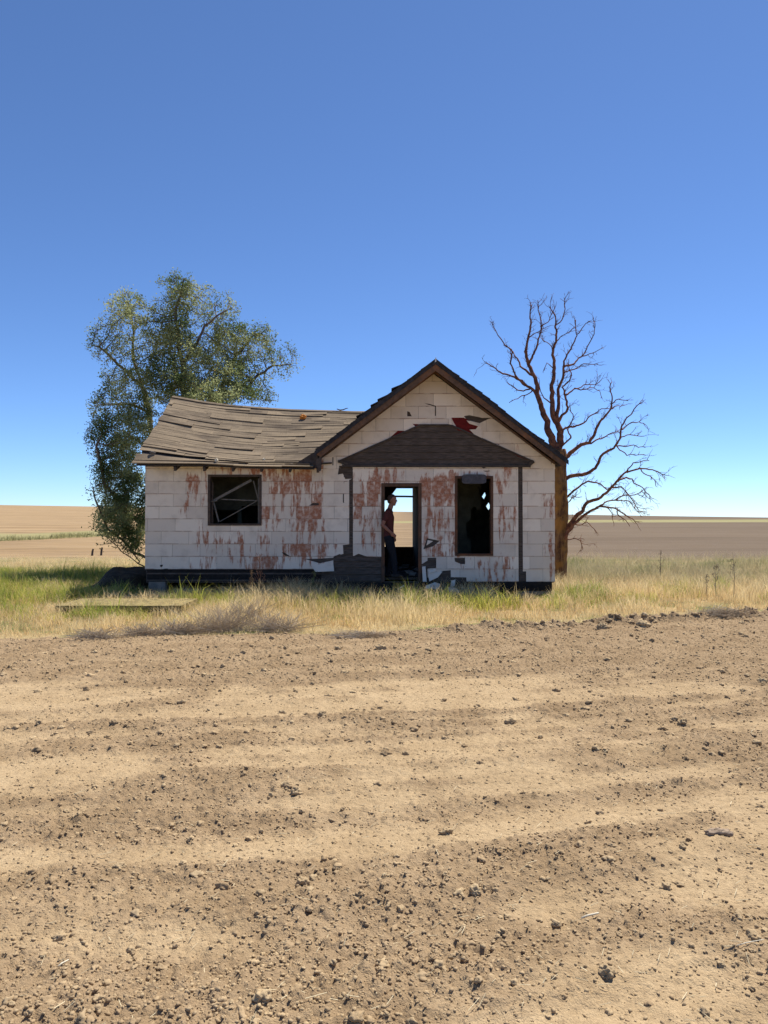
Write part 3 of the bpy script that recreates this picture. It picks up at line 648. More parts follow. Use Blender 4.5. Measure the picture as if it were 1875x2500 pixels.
keep &= rng.uniform(0, 1, len(x)) < np.clip(.25+.5*sst(0, .8, e)+.6*d+.4*d2, .03, 1)*(1-.6*np.clip(blobs(x, y, GB), 0, 1))*np.where(y > 24, .45, 1)*sst(33, 27, y)
x, y, e, d, d2 = x[keep], y[keep], e[keep], d[keep], d2[keep]
H = (.05+.13*sst(0, 1.2, e)+.13*sst(.8, 3, e)*sst(-4.2, -2, x))*(1+.9*d+.7*d2)*rng.uniform(.5, 1.25, len(x))+.02
H *= np.where((y < YW) & (y > 15.2) & (x > 2.3) & (x < XR+.3), .35, 1)
H = np.clip(H, .03, .55); H = np.where(slab_mask(x, y), .02+.06*rng.uniform(0, 1, len(x))**2, H)
c_a = np.array([.76, .57, .28]); c_b = np.array([.55, .37, .18]); c_c = np.array([.86, .74, .45]); c_g = np.array([.38, .33, .20])
m1 = rng.uniform(0, 1, len(x))[:, None]; m2 = np.clip(.5+d*1.3+rng.normal(0, .25, len(x)), 0, 1)[:, None]
C = (c_a*(1-m1)+c_b*m1)*(1-m2*.6)+c_c*m2*.6
gy = (sst(17.0, 22, y+2.5*d+1.5*d2)*sst(2, 5, x)*.8)[:, None]; C = C*(1-gy)+c_g*gy
blades('dry_grass', x, y, H, rng.uniform(.004, .010, len(x)), C, 'dry golden grass along the field edge and around the house')
# green grass and weeds
x, y = scatter(560000, -17, 20, 11.4, 32, 1.35)
g = blobs(x, y, GB); d = fbm(x*1.4, y*1.4, 4, 131); d2 = fbm(x*4.2, y*4.2, 3, 141)
keep = (rng.uniform(0, 1, len(x)) < np.clip(g*1.5-.2+.5*d+.4*d2, 0, 1)) & (y > edge(x)+.3) & ~house_mask(x, y) & ~slab_mask(x, y)
x, y, g, d, d2 = x[keep], y[keep], g[keep], d[keep], d2[keep]
H = (.10+.34*g)*(1+.5*d+.9*d2)*rng.uniform(.45, 1.15, len(x)); H = np.where((x < -3.4) & (y < 13.1), H*.55, H); H = np.where(y > 18, H*.85, H); H = np.where((y < YW) & (y > 15.3) & (x > 2.5) & (x < XR+.2), H*.4, H); H = np.clip(H, .04, .75)
ga = np.array([.34, .37, .06]); gb = np.array([.60, .54, .12]); gc = np.array([.15, .25, .05]); gd = np.array([.52, .43, .16]); ge_ = np.array([.22, .24, .13])
m1 = rng.uniform(0, 1, len(x))[:, None]; m2 = np.clip(.5+d*1.6+rng.normal(0, .2, len(x)), 0, 1)[:, None]; m3 = (rng.uniform(0, 1, len(x)) < .25)[:, None]
C = np.where(m3, gd, (ga*(1-m1)+gb*m1)*(1-m2*.6)+gc*m2*.6)*(1+.35*d2[:, None])
gy = (sst(17.5, 22, y)*sst(2.5, 4.5, x)*.75)[:, None]; C = C*(1-gy)+ge_*gy
blades('green_grass', x, y, H, rng.uniform(.005, .012, len(x)), C, 'tufts of green and yellowing grass around the house', lean=.7)
# thin clumps of weed standing on the far field edge
x, y = scatter(90000, -40, -6, 38, 90); k = (fbm(x*.5, y*.2, 3, 151) > -.2) & (np.abs(y-np.maximum(103+2.25*x, 36)-4) < 5); x, y = x[k], y[k]
C = np.array([.34, .32, .15])*rng.uniform(.6, 1.3, (len(x), 1))
blades('field_weeds', x, y, rng.uniform(.08, .42, len(x)), np.full(len(x), .03), C, 'pale weeds standing along the far field strip')
# ---------------------------------------------------------------- clods, straw
ico_v = None
def ico(sub):
    import bmesh
    bm = bmesh.new(); bmesh.ops.create_icosphere(bm, subdivisions=sub, radius=1)
    v = np.array([q.co[:] for q in bm.verts]); f = np.array([[q.index for q in g.verts] for g in bm.faces]); bm.free(); return v, f
def clod_shape(v, seed, amp=.55):
    out = v.copy()
    for i, q in enumerate(v):
        h = mnoise.noise(Vector(q)*1.3+Vector((seed*3.1, seed*1.7, 0)))+.6*mnoise.noise(Vector(q)*3.1+Vector((seed, 0, seed*2.3)))+.35*mnoise.noise(Vector(q)*7.3+Vector((seed, 5, seed*2.3)))
        out[i] = q*(1+amp*h*1.3)
    return out
M_CLOD = None
n = N('clod_soil', .97, .08); p = n.pos(); c, f2 = soil_colour(n, n.ramp(n.noise(p, 1.1, 3), .35, .65, .35, 1.1), p)
isl = n.island(); c = n.mix(n.ma('MULTIPLY', isl, .45), c, (.48, .37, .22)); n.bump(f2, .5, .012); M_CLOD = n.col(c)
def clods(name, nn, smin, smax, sub, pw, label, ya=2.1, yb=14.6, yp=1.35):
    V0, F0 = ico(sub); vars_ = [clod_shape(V0, s) for s in range(1, 13)]
    yy = rng.uniform(0, 1, nn*6)**yp*(yb-ya)+ya; xx = rng.uniform(-1, 1, nn*6)*(yy*.56+.6)
    _, r = bands(xx, yy); e_ = yy-edge(xx)
    k = (rng.uniform(0, 1, len(xx)) < (.16+r**1.4)*np.where(np.abs(e_+.25) < .25, 1.0, .62)) & (e_ < .05); xx, yy = xx[k][:nn], yy[k][:nn]; m = len(xx)
    s = smin*(smax/smin)**(rng.uniform(0, 1, m)**pw)
    be = np.exp(-((yy-edge(xx)+.2)/.25)**2)*sst(-1, 1.5, xx); s = s*(1+.7*be)
    Z = gh(xx, yy); sc3 = s[:, None]*rng.uniform(.65, 1.25, (m, 3)); sc3[:, 2] *= .72
    a = rng.uniform(0, 2*np.pi, m); vi = rng.integers(0, 12, m); B = np.stack(vars_)[vi]*sc3[:, None, :]
    ca, sa = np.cos(a)[:, None], np.sin(a)[:, None]; Vx = B[:, :, 0]*ca-B[:, :, 1]*sa+xx[:, None]; Vy = B[:, :, 0]*sa+B[:, :, 1]*ca+yy[:, None]
    Vz = B[:, :, 2]+Z[:, None]+(s*.02)[:, None]
    V = np.stack([Vx, Vy, Vz], -1).reshape(-1, 3); Fa = (F0[None]+(np.arange(m)*len(V0))[:, None, None]).reshape(-1, 3)
    o = mesh_np(name, V, Fa, M_CLOD, nside=3); tag(o, label, 'soil clods', kind='stuff'); return o
clods('soil_crumbs', 75000, .003, .011, 1, 1.5, 'small soil crumbs scattered over the ploughed field')
clods('soil_clods', 2600, .009, .026, 3, 2.6, 'rounded dry soil clods scattered over the ploughed field')
clods('field_clods', 1700, .012, .036, 3, 2.6, 'darker clods scattered over the upper part of the ploughed field', 5.5, 13.5, .8)
def rock(px, py, s, seed, label, flat=.75, mat=None, name='soil_clod', cat='clod', group='large clods on the ploughed field'):
    Y = CH*F/(py-1262); X = (px-937.5)/F*Y; z = gz(X, Y); V0, F0 = ico(4); v = clod_shape(V0, seed, .45)
    v = v*(1+.05*np.array([mnoise.noise(Vector(q)*9)+mnoise.noise(Vector(q)*17) for q in v])[:, None])
    sx, sy, sz = s if isinstance(s, tuple) else (s, s*.85, s*flat); v = v*np.array([sx, sy, sz])
    me = bpy.data.meshes.new(name); me.from_pydata([tuple(q) for q in v], [], [tuple(int(i) for i in g) for g in F0]); me.materials.append(mat or M_CLOD)
    me.polygons.foreach_set('use_smooth', [True]*len(me.polygons)); o = bpy.data.objects.new(name, me); COL.objects.link(o)
    o.location = (X, Y, z+sz*.30); o.rotation_euler = (0, 0, seed); tag(o, label, cat, group)
for a in [(1665, 1768, .040, 1, 'large rounded dark clod on a smooth pale band near the right side'), (1860, 1672, .048, 2, 'dark clod at the right edge of the field below the berm'),
          (295, 2122, .030, 3, 'dark round clod beside a pale straw in the lower left'), (740, 2165, .030, 4, 'dark half-buried clod on smooth soil left of centre'),
          (1160, 2188, .032, 5, 'dark clod lying low in the middle of the field foreground'), (1090, 2032, .032, 6, 'rounded clod with a small clod just below it, right of centre'),
          (725, 1940, .038, 7, 'brown clod ending a row of small clods left of centre'), (1245, 1762, .045, 8, 'knobbly clod on a dark furrow band below the gable'),
          (1070, 2372, .026, 9, 'lumpy clod near the bottom centre of the field'), (640, 2455, .030, 10, 'cracked clod at the bottom edge left of centre'),
          (1760, 2355, .018, 11, 'small round dark clod in the lower right'), (1480, 2382, .028, 12, 'jagged clod cluster top near the bottom right'),
          (240, 2462, .022, 13, 'dark clod close to the bottom left corner'), (1570, 1535, .10, 14, 'biggest clod on the ploughed berm at the grass edge'),
          (1470, 1540, .08, 15, 'second big clod on the berm, just left of the biggest'), (930, 1590, .06, 16, 'reddish clod near the grass edge below the doorway'),
          (150, 2292, .024, 17, 'forked dark clod in the lower left of the field'), (1625, 2162, .022, 18, 'dark clod among straws near the right side')]:
    rock(*a)
rock(1755, 2042, (.075, .03, .026), 3.1, 'long flat brown stone half buried in the soil at the right', mat=plain('stone', (.30, .225, .16), .2, 25), name='flat_stone', cat='stone', group='stones on the field')
n_s = 900; yy = rng.uniform(0, 1, n_s)**1.5*10+2.3; xx = rng.uniform(-1, 1, n_s)*(yy*.52+.3); ln = rng.uniform(.012, .055, n_s)*np.where(rng.uniform(0, 1, n_s) < .1, 2.2, 1); a = rng.uniform(-.5, 1.2, n_s)+np.where(rng.uniform(0, 1, n_s) < .2, 1.2, 0)
k = (yy < edge(xx)); xx, yy, ln, a = xx[k], yy[k], ln[k], a[k]
mb = MB()
for i in range(len(xx)):
    dx, dy = math.cos(a[i])*ln[i], math.sin(a[i])*ln[i]; z0 = gz(xx[i], yy[i])+.012; z1 = gz(xx[i]+dx, yy[i]+dy)+.012+random.uniform(0, .012)
    q = random.uniform(.7, 1.1); mb.beam((xx[i], yy[i], z0), (xx[i]+dx, yy[i]+dy, z1), random.uniform(.0012, .0035), .0012, c=(.62*q, .52*q, .33*q, 1))
n = N('straw_stalk', .7); M_STRAW = n.col(n.attr('col'))
tag(mb.build('straw', M_STRAW), 'short pale straw stalks strewn over the ploughed soil', 'straw', kind='stuff')
def stick(px0, py0, px1, py1, r, label, mat, cat='stick', name='stick', group='sticks on the field'):
    def g(px, py): Y = CH*F/(py-1262); X = (px-937.5)/F*Y; return Vector((X, Y, gz(X, Y)+r+.012))
    A, B = g(px0, py0), g(px1, py1); o = empty(name, (A+B)/2, label, cat, group)
    mb = MB(); mb.tube([A, A.lerp(B, .35)+Vector((0, 0, .003)), A.lerp(B, .7)+Vector((0, .002, 0)), B], [r, r*1.05, r*.95, r*.8], 8); q = mb.build('shaft', mat, o, True)
    return o
M_PALE = plain('pale_wood', (.62, .56, .43), .12, 30)
stick(1418, 2248, 1460, 2241, .0042, 'short white split stick lying in the lower right foreground', M_PALE); stick(1795, 2325, 1862, 2312, .0018, 'long thin pale stalk near the lower right edge', M_PALE)
stick(145, 2372, 170, 2352, .0026, 'pale splinter of wood in the lower left', M_PALE)
# ---------------------------------------------------------------- trees
def grow_tubes(mb, nodes, par, rad, kmin=4, kmax=9, ccol=(0, 0, 0, 1)):
    ch = {}
    for i, q in enumerate(par):
        if q >= 0: ch.setdefault(q, []).append(i)
    stack = [(i, -1) for i, q in enumerate(par) if q < 0]
    while stack:
        s, pr = stack.pop(); P = []; Rd = []
        if pr >= 0: P.append(nodes[pr]); Rd.append(min(rad[pr], rad[s]*1.25))
        i = s
        while True:
            P.append(nodes[i]); Rd.append(rad[i]); cs = ch.get(i, [])
            if not cs: break
            cs = sorted(cs, key=lambda q: -rad[q])
            for o_ in cs[1:]: stack.append((o_, i))
            i = cs[0]
        if len(P) > 1:
            Rd[-1] *= .6; r = max(Rd); mb.tube(P, Rd, kmax if r > .05 else (6 if r > .015 else kmin), ccol)
def wig(P, n, amp, seed):
    out = []
    for i in range(len(P)-1):
        a, b = P[i], P[i+1]; L = (b-a).length; k = max(1, int(L/n))
        for j in range(k):
            q = a.lerp(b, j/k); h = Vector((mnoise.noise(q*3+Vector((seed, 0, 0))), mnoise.noise(q*3+Vector((0, seed, 5))), mnoise.noise(q*3+Vector((9, 0, seed)))))
            out.append(q+h*amp*(0 if (i == 0 and j == 0) else 1))
    out.append(P[-1]); return out
def q5(*a): return [(1150+x/3.016, 700+y/3.016) for x, y in a]
def q7(*a): return [(1275+x/2.765, 1200+y/2.765) for x, y in a]
limbs = [  # (points px, r0, r1)
 ([(1363, 1424), (1366, 1340), (1367, 1250), (1364, 1180), (1362, 1125), (1360, 1100)], .20, .165),
 (q5((640, 1210), (595, 1130), (570, 1030), (540, 950), (510, 860), (480, 790), (490, 740), (455, 650), (430, 560), (408, 470), (430, 370), (430, 200), (438, 120)), .13, .010),
 (q5((640, 1250), (665, 1150), (655, 1090), (640, 1020), (600, 900), (590, 800), (600, 700), (610, 600), (605, 500), (625, 400), (615, 290), (632, 215), (580, 150)), .13, .009),
 (q5((480, 800), (420, 740), (350, 690), (290, 650), (200, 615), (115, 560)), .05, .010), (q5((400, 725), (330, 650), (300, 560), (300, 470), (230, 410), (190, 340), (155, 265)), .035, .008),
 (q5((415, 770), (350, 760), (300, 730), (262, 705)), .025, .008), (q5((455, 650), (390, 590), (350, 530), (310, 470), (250, 430)), .04, .008), (q5((430, 560), (470, 490), (490, 400), (510, 290), (500, 180), (493, 105)), .04, .007),
 (q5((510, 290), (560, 260), (590, 210), (625, 150)), .018, .006), (q5((430, 365), (500, 330), (560, 290)), .02, .006), (q5((430, 800), (370, 800), (290, 850)), .02, .006),
 (q5((615, 290), (665, 240), (690, 150), (693, 75)), .022, .006), (q5((640, 1020), (648, 900), (640, 780), (680, 650), (690, 550), (740, 450), (780, 350), (768, 245)), .07, .008), (q5((780, 350), (830, 290), (862, 258)), .02, .006),
 (q5((690, 600), (760, 560), (820, 510), (840, 460), (900, 350), (915, 250)), .035, .006), (q5((820, 515), (880, 490), (950, 470)), .02, .006), (q5((695, 640), (760, 610), (830, 570), (930, 575)), .025, .006),
 (q5((640, 1000), (690, 930), (710, 880), (690, 800), (665, 730), (720, 690), (740, 640), (730, 560)), .05, .008), (q5((695, 800), (760, 752), (830, 755), (900, 750), (945, 768)), .03, .006), (q5((770, 752), (850, 720), (950, 690)), .02, .006),
 (q5((610, 500), (590, 440), (540, 390), (515, 370)), .018, .006), (q5((605, 600), (570, 560), (545, 600)), .018, .006), (q5((640, 420), (680, 350), (750, 290)), .018, .006), (q5((600, 850), (540, 800), (510, 740)), .025, .008),
 (q5((690, 1300), (740, 1220), (800, 1180), (870, 1150), (900, 1100), (940, 1020), (990, 960), (1040, 900), (1045, 820), (1020, 750), (1045, 710)), .085, .008), (q5((1045, 860), (1090, 830), (1165, 828)), .02, .006), (q5((1045, 900), (1090, 870), (1140, 865)), .018, .006),
 (q5((680, 1070), (760, 1030), (830, 1000), (870, 940), (940, 900), (1030, 900)), .04, .007), (q5((690, 1190), (735, 1120), (715, 1040), (750, 960), (745, 900)), .035, .008), (q5((860, 1150), (960, 1120), (1050, 1080), (1100, 1050)), .03, .007),
 (q5((690, 1450), (740, 1400), (850, 1370), (920, 1330), (960, 1250), (1050, 1190), (1100, 1110), (1110, 1030), (1150, 950), (1200, 900), (1275, 845)), .075, .007), (q5((1105, 1040), (1190, 990), (1240, 985), (1285, 1020)), .025, .006), (q5((1060, 1170), (1160, 1160), (1290, 1178)), .022, .006),
 (q5((1100, 1110), (1180, 1095), (1265, 1098)), .018, .006), (q5((1085, 1170), (1140, 1240), (1200, 1240), (1280, 1240)), .02, .006), (q5((695, 1580), (760, 1500), (850, 1440), (950, 1440), (1010, 1490)), .045, .010),
 (q7((265, 300), (300, 250), (370, 150), (430, 90), (520, 50), (582, 5))+q5((1080, 1430), (1150, 1370), (1250, 1340), (1330, 1350), (1440, 1385)), .085, .007), (q5((1150, 1370), (1200, 1300), (1310, 1275)), .022, .006), (q5((1080, 1430), (1180, 1420), (1260, 1470), (1320, 1560)), .03, .006),
 (q5((1010, 1500), (1120, 1480), (1180, 1560), (1230, 1640)), .03, .006), (q5((1250, 1345), (1320, 1400), (1370, 1480)), .018, .006),
 (q7((240, 410), (270, 360), (300, 290), (350, 220), (420, 160), (500, 115), (570, 108), (640, 130), (700, 150), (775, 215)), .075, .007), (q7((570, 108), (600, 150), (610, 180)), .02, .006), (q7((500, 115), (560, 80), (620, 60), (700, 60), (790, 145)), .03, .006),
 (q7((620, 60), (700, 20), (800, 10), (870, 60)), .022, .006), (q7((640, 130), (690, 180), (720, 230)), .02, .006), (q7((350, 225), (400, 222), (440, 205), (490, 265)), .018, .006), (q7((290, 335), (350, 310), (395, 325), (405, 390)), .018, .006), (q7((300, 130), (340, 40), (400, 35)), .02, .006)]
TY = 20.6; dead = empty('dead_tree', (4.69, TY, 0), 'bare dead tree with orange-brown bark rising behind the right corner of the house', 'tree')
random.seed(21); mbt = MB(); allpts = []; mb_tr = MB(); LP = []
for li, (pp, r0, r1) in enumerate(limbs):
    y0 = TY
    if li: best = min(allpts, key=lambda q: (q[0]-pp[0][0])**2+(q[1]-pp[0][1])**2); y0 = best[2]; pp = [(best[0], best[1])]+pp[1:]
    dy = random.uniform(-1.3, 1.3) if r0 > .03 else random.uniform(-.6, .6)
    if not li: dy = 0
    P = []; n_ = len(pp)
    for i, (a, b) in enumerate(pp):
        if i < n_-1:
            k = max(2, int(math.dist(pp[i], pp[i+1])/6)); 
        else: k = 1
        for j in range(k):
            t = (i+j/k)/(n_-1); qx = a+((pp[i+1][0]-a)*j/k if k > 1 else 0); qy = b+((pp[i+1][1]-b)*j/k if k > 1 else 0)
            Yq = y0+dy*t; allpts.append((qx, qy, Yq)); v_ = W(qx, qy, Yq)
            if i+j: v_ += Vector((mnoise.noise(v_*2.6+Vector((li, 0, 0))), mnoise.noise(v_*2.6+Vector((0, li, 7))), mnoise.noise(v_*2.6+Vector((3, 0, li)))))*(.07 if li else .03)+(Vector((mnoise.noise(v_*8), 0, mnoise.noise(v_*8+Vector((5, 5, 5)))))*.035 if li else Vector((0, 0, 0)))
            P.append(v_)
    m = len(P); Rd = [(r0*(.9 if li else 1.06)*(1-(i/(m-1))**.68)+1.35*r1*(i/(m-1))**.68)*(1+.10*mnoise.noise(P[i]*5)) for i in range(m)]
    if li == 0: Rd[0] *= 1.25
    (mb_tr if li == 0 else mbt).tube(P, Rd, 14 if li == 0 else (9 if r0 > .05 else 6)); LP.append((P, Rd))
def twig(mb, p, d, L, r, dep):
    k = max(3, int(L/.055)); P = [p]; cur = p.copy(); dd = d.copy(); Rd = [r]
    for i in range(k):
        dd = (dd+Vector((random.gauss(0, .20), random.gauss(0, .20), random.gauss(0.01, .20)))).normalized(); cur = cur+dd*L/k; P.append(cur.copy()); Rd.append(r*(1-.65*(i+1)/k))
        if dep > 0 and random.random() < (.42 if dep > 1 else .5):
            ax = Vector((random.gauss(0, 1), random.gauss(0, 1), random.gauss(0, 1))).normalized()
            nd = (Matrix.Rotation(random.uniform(.5, 1.0), 3, ax) @ dd); twig(mb, cur.copy(), nd, L*random.uniform(.3, .6), max(.0045, r*.6), dep-1)
    mb.tube(P, Rd, 4)
mbw = MB()
for li, (P, Rd) in enumerate(LP):
    if li == 0: continue
    L = len(P)
    for i in range(3, L):
        for rep in range(2):
          if Rd[i] < .06 and random.random() < .40:
              d = (P[i]-P[i-2]).normalized(); ax = Vector((random.gauss(0, 1), random.gauss(0, 1), random.gauss(0, 1))).normalized()
              nd = Matrix.Rotation(random.uniform(.45, 1.1)*random.choice((-1, 1)), 3, d.cross(ax).normalized()) @ d
              nd.z += .25 if P[i].z > 3.5 else -.05
              twig(mbw, P[i], nd.normalized(), random.uniform(.10, .34), .0085, 2 if random.random() < .6 else 1)
n = N('dead_bark', .9, .1); p = n.pos(); f = n.noise(n.map(p, (14, 14, 2.5)), 1, 5, .7); g = n.noise(p, 3, 4)
c = n.mix(n.ramp(f, .35, .65), (.075, .038, .024), (.24, .13, .06)); c = n.mix(n.ramp(g, .42, .60, 0, .7), c, (.34, .17, .045)); n.bump(f, 1, .03); M_BARK = n.col(c)
n = N('dead_twig', .9, .1); f = n.noise(n.pos(), 9, 4); M_TWIG = n.col(n.mix(n.ramp(f, .35, .65), (.115, .052, .038), (.26, .115, .062)))
mb_tr.build('trunk', M_BARK, dead, True); mbt.build('limbs', M_TWIG, dead, True); mbw.build('twigs', M_TWIG, dead, True)
# --- leafy tree behind the wing
LYT = 22.8
def q4(*a): return [(180+x/2.765, 640+y/2.765) for x, y in a]
elm = empty('leafy_tree', (-6.35, LYT, 0), 'tall green multi-stemmed tree growing behind the left wing of the house', 'tree')
seeds = [([(412, 1392), (400, 1250), (385, 1140)]+q4((520, 1150), (500, 1020), (480, 880), (440, 750), (400, 650), (400, 550), (390, 430), (370, 300)), .5),
         ([(412, 1392), (420, 1200), (440, 1050)]+q4((735, 950), (740, 800), (745, 680), (700, 500), (680, 350), (700, 250), (740, 110)), -.2),
         (q4((745, 680), (770, 630), (830, 550), (890, 440), (960, 380), (1100, 280)), -.6),
         ([(412, 1392), (450, 1200), (500, 1060)]+q4((960, 930), (1000, 850), (1040, 730), (1090, 620), (1180, 520), (1300, 450)), .6),
         (q4((1030, 800), (1180, 830), (1250, 760), (1350, 690), (1500, 700)), .3), (q4((480, 850), (380, 780), (300, 680), (200, 600), (120, 560)), -.5),
         (q4((500, 1020), (400, 950), (300, 960), (100, 980)), .2), ([(412, 1392), (370, 1300), (300, 1240), (255, 1180), (235, 1090)], -.9), ([(412, 1392), (330, 1350), (265, 1290), (240, 1240), (228, 1190)], -1.2),
         ([(412, 1392), (352, 1385), (300, 1345), (262, 1312), (220, 1285)], -1.6), ([(352, 1385), (320, 1340), (280, 1320), (240, 1330)], -1.6)]
nodes = []; par = []
for si, (pp, dy) in enumerate(seeds):
    P = [W(a, b, LYT) for a, b in pp]; L = len(P); P = wig(P, .16, .10, si*3.3)
    if nodes and si: j = min(range(len(nodes)), key=lambda q: (nodes[q].x-P[0].x)**2+(nodes[q].z-P[0].z)**2); base = nodes[j]; pr = j
    else: pr = -1; base = None
    y0 = base.y-LYT if base else 0
    for i, q in enumerate(P):
        if i == 0 and base is not None: continue
        t = i/(len(P)-1); q = q*1.0; yy_ = LYT+y0*(1-t)+dy*t*1.2; q = Vector((q.x/LYT*yy_, yy_, CH+(q.z-CH)/LYT*yy_)); nodes.append(q); par.append(pr); pr = len(nodes)-1
# attractors: lobes (px centre, px radii, depth centre, density, leafiness)
lobes = [(315, 765, 62, 62, -.3, 260, .75), (262, 830, 52, 60, -.6, 200, .55), (330, 850, 55, 70, 0, 160, .5), (410, 800, 62, 70, -.2, 330, 1.25), (448, 720, 42, 52, -.2, 170, .9), (500, 760, 55, 60, .2, 220, .5), (545, 760, 50, 45, .2, 130, .35), (455, 860, 60, 50, -.3, 240, 1.0),
         (560, 830, 55, 55, .3, 260, 1.15), (620, 830, 55, 55, .5, 220, .7), (680, 880, 58, 50, .6, 170, .30), (560, 930, 70, 55, -.3, 280, 1.25), (430, 930, 75, 50, -.5, 320, 1.3), (620, 960, 60, 35, .2, 120, .6), (350, 960, 60, 70, -.2, 280, 1.0), (260, 990, 52, 45, -.4, 180, .65), (300, 1060, 70, 70, -.6, 380, 1.3), (250, 1060, 45, 60, -.7, 200, .9), (285, 1150, 58, 80, -.8, 420, 1.5), (310, 1220, 55, 80, -.8, 420, 1.6), (275, 1270, 45, 55, -1.0, 220, 1.3), (335, 1280, 40, 60, -.8, 250, 1.3), (300, 930, 60, 45, -.4, 160, .7), (385, 880, 60, 60, 0, 220, 1.0), (505, 880, 60, 60, .2, 240, .95), (600, 900, 70, 50, .4, 200, .7), (520, 960, 110, 32, -.6, 300, 1.4), (420, 700, 50, 40, 0, 90, .5), (245, 1190, 30, 60, -1.1, 90, .35)]
A = []; AL = []
for cx, cy, rx, ry, dc, m, lf in lobes:
    u = rng.normal(0, 1, (m, 3)); u /= np.linalg.norm(u, axis=1)[:, None]; u *= rng.uniform(0, 1, (m, 1))**.42
    for q in u:
        Y = LYT+dc+q[1]*(rx/F*LYT); A.append(W(cx+q[0]*rx, cy+q[2]*ry, Y)); AL.append(lf)
A = np.array([q[:] for q in A]); alive = np.ones(len(A), bool); Nn = np.array([q[:] for q in nodes]); AL = np.array(AL)
for it in range(46):
    if alive.sum() == 0: break
    Ai = A[alive]; D = ((Ai[:, None, :]-Nn[None])**2).sum(-1); nr = D.argmin(1); dm = np.sqrt(D[np.arange(len(Ai)), nr])
    ok = dm < 2.2; new = []; newp = []
    for j in np.unique(nr[ok]):
        s_ = Ai[(nr == j) & ok]-Nn[j]; s_ /= np.linalg.norm(s_, axis=1)[:, None]+1e-9; d_ = s_.mean(0)+rng.normal(0, .12, 3)
        d_ /= np.linalg.norm(d_)+1e-9; new.append(Nn[j]+d_*.11); newp.append(int(j))
    if not new: break
    Nn = np.vstack([Nn, new]); par += newp; Dn = ((Ai[:, None, :]-np.array(new)[None])**2).sum(-1).min(1); al = np.where(alive)[0]; alive[al[Dn < .11**2]] = False
nodes = [Vector(q) for q in Nn]; cnt = np.zeros(len(nodes)); hasch = np.zeros(len(nodes), bool)
for i in range(len(nodes)-1, -1, -1):
    if cnt[i] == 0: cnt[i] = 1
    if par[i] >= 0: cnt[par[i]] += cnt[i]; hasch[par[i]] = True
rad = np.clip(0.0048*cnt**.47, .005, .15)
mb = MB(); grow_tubes(mb, nodes, par, list(rad))
n = N('elm_bark', .9, .1); f = n.noise(n.map(n.pos(), (12, 12, 3)), 1, 5, .7); n.bump(f, .8, .02); mb.build('branches', n.col(n.mix(n.ramp(f, .35, .65), (.085, .062, .050), (.20, .155, .125))), elm, True)
# leaves
tips = np.where((cnt <= 7))[0]; tp = Nn[tips]; D = np.array([((A-q)**2).sum(1).argmin() for q in tp]); lf = AL[D]
cp_, cc = [], []
for q, l in zip(tp, lf):
    k = rng.poisson((27 if mnoise.noise(Vector(q)*2.3) > -.06 else 7)*l)
    if k: cp_.append(q+rng.normal(0, .08, (k, 3)))
LPt = np.vstack(cp_); k = len(LPt); s = rng.uniform(.018, .044, k)[:, None]
a = rng.normal(0, 1, (k, 3)); a /= np.linalg.norm(a, axis=1)[:, None]; b = np.cross(a, rng.normal(0, 1, (k, 3))); b /= np.linalg.norm(b, axis=1)[:, None]
V = np.stack([LPt-a*s, LPt+b*s*.5, LPt+a*s, LPt-b*s*.5], 1).reshape(-1, 3); Fl = np.arange(k*4).reshape(-1, 4)
nz_ = fbm(LPt[:, 0]*1.6+LPt[:, 1], LPt[:, 2]*1.6, 3, 201)[:, None]; u = rng.uniform(0, 1, (k, 1)); t = np.clip(.5+nz_*1.3+(u-.5)*.7, 0, 1)
C = np.array([.115, .16, .058])*(1-t)+np.array([.39, .42, .20])*t; C = np.where(rng.uniform(0, 1, (k, 1)) < .035, [.30, .22, .08], C)
o = mesh_np('foliage', V, Fl, grass_mat('elm_leaf', .5), col=np.repeat(C, 4, 0)); o.parent = elm; o.matrix_parent_inverse = Matrix.Translation(elm.location).inverted()
# ---------------------------------------------------------------- small things
random.seed(5)
sb = empty('concrete_slab', (-4.75, 13.85, 0), 'low flat weathered slab overgrown with grass in front of the left wing', 'slab')
mb = MB(); mb.box((-5.7, 13.35, .12), (-3.52, 14.55, .19)); mb.build('slab_top', plain('mossy_slab', (.23, .18, .075), .45, 9), sb, fix=True)
for xx in (-3.62, -5.6): mb = MB(); mb.box((xx-.10, 13.38, -.05), (xx+.06, 13.6, .12)); mb.build('support_block', M_DARK, sb, fix=True)
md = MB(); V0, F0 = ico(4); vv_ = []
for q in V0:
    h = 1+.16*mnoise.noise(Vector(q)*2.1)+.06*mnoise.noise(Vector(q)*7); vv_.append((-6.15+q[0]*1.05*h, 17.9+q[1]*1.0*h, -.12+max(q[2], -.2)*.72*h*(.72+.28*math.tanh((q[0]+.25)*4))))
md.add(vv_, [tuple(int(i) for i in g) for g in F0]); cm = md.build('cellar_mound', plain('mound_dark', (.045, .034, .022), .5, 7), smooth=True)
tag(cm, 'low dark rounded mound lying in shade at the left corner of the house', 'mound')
for i, (px, py, hh, lb) in enumerate([(225, 1357, .30, 'short leaning wooden stub, left one of two beyond the grass'), (247, 1356, .36, 'short wooden stub nearer the leafy tree, right one of two')]):
    P = W(px, py, 0.0001) if 0 else None; Y = CH*F/(py-1262); X = (px-937.5)/F*Y; o = empty('fence_stub', (X, Y, gz(X, Y)), lb, 'post', 'old fence stubs')
    mb = MB(); mb.tube([(X, Y, gz(X, Y)-.05), (X+.02, Y, gz(X, Y)+hh*.6), (X+.05, Y, gz(X, Y)+hh)], [.05, .045, .035], 7); mb.build('shaft', M_DARK, o)
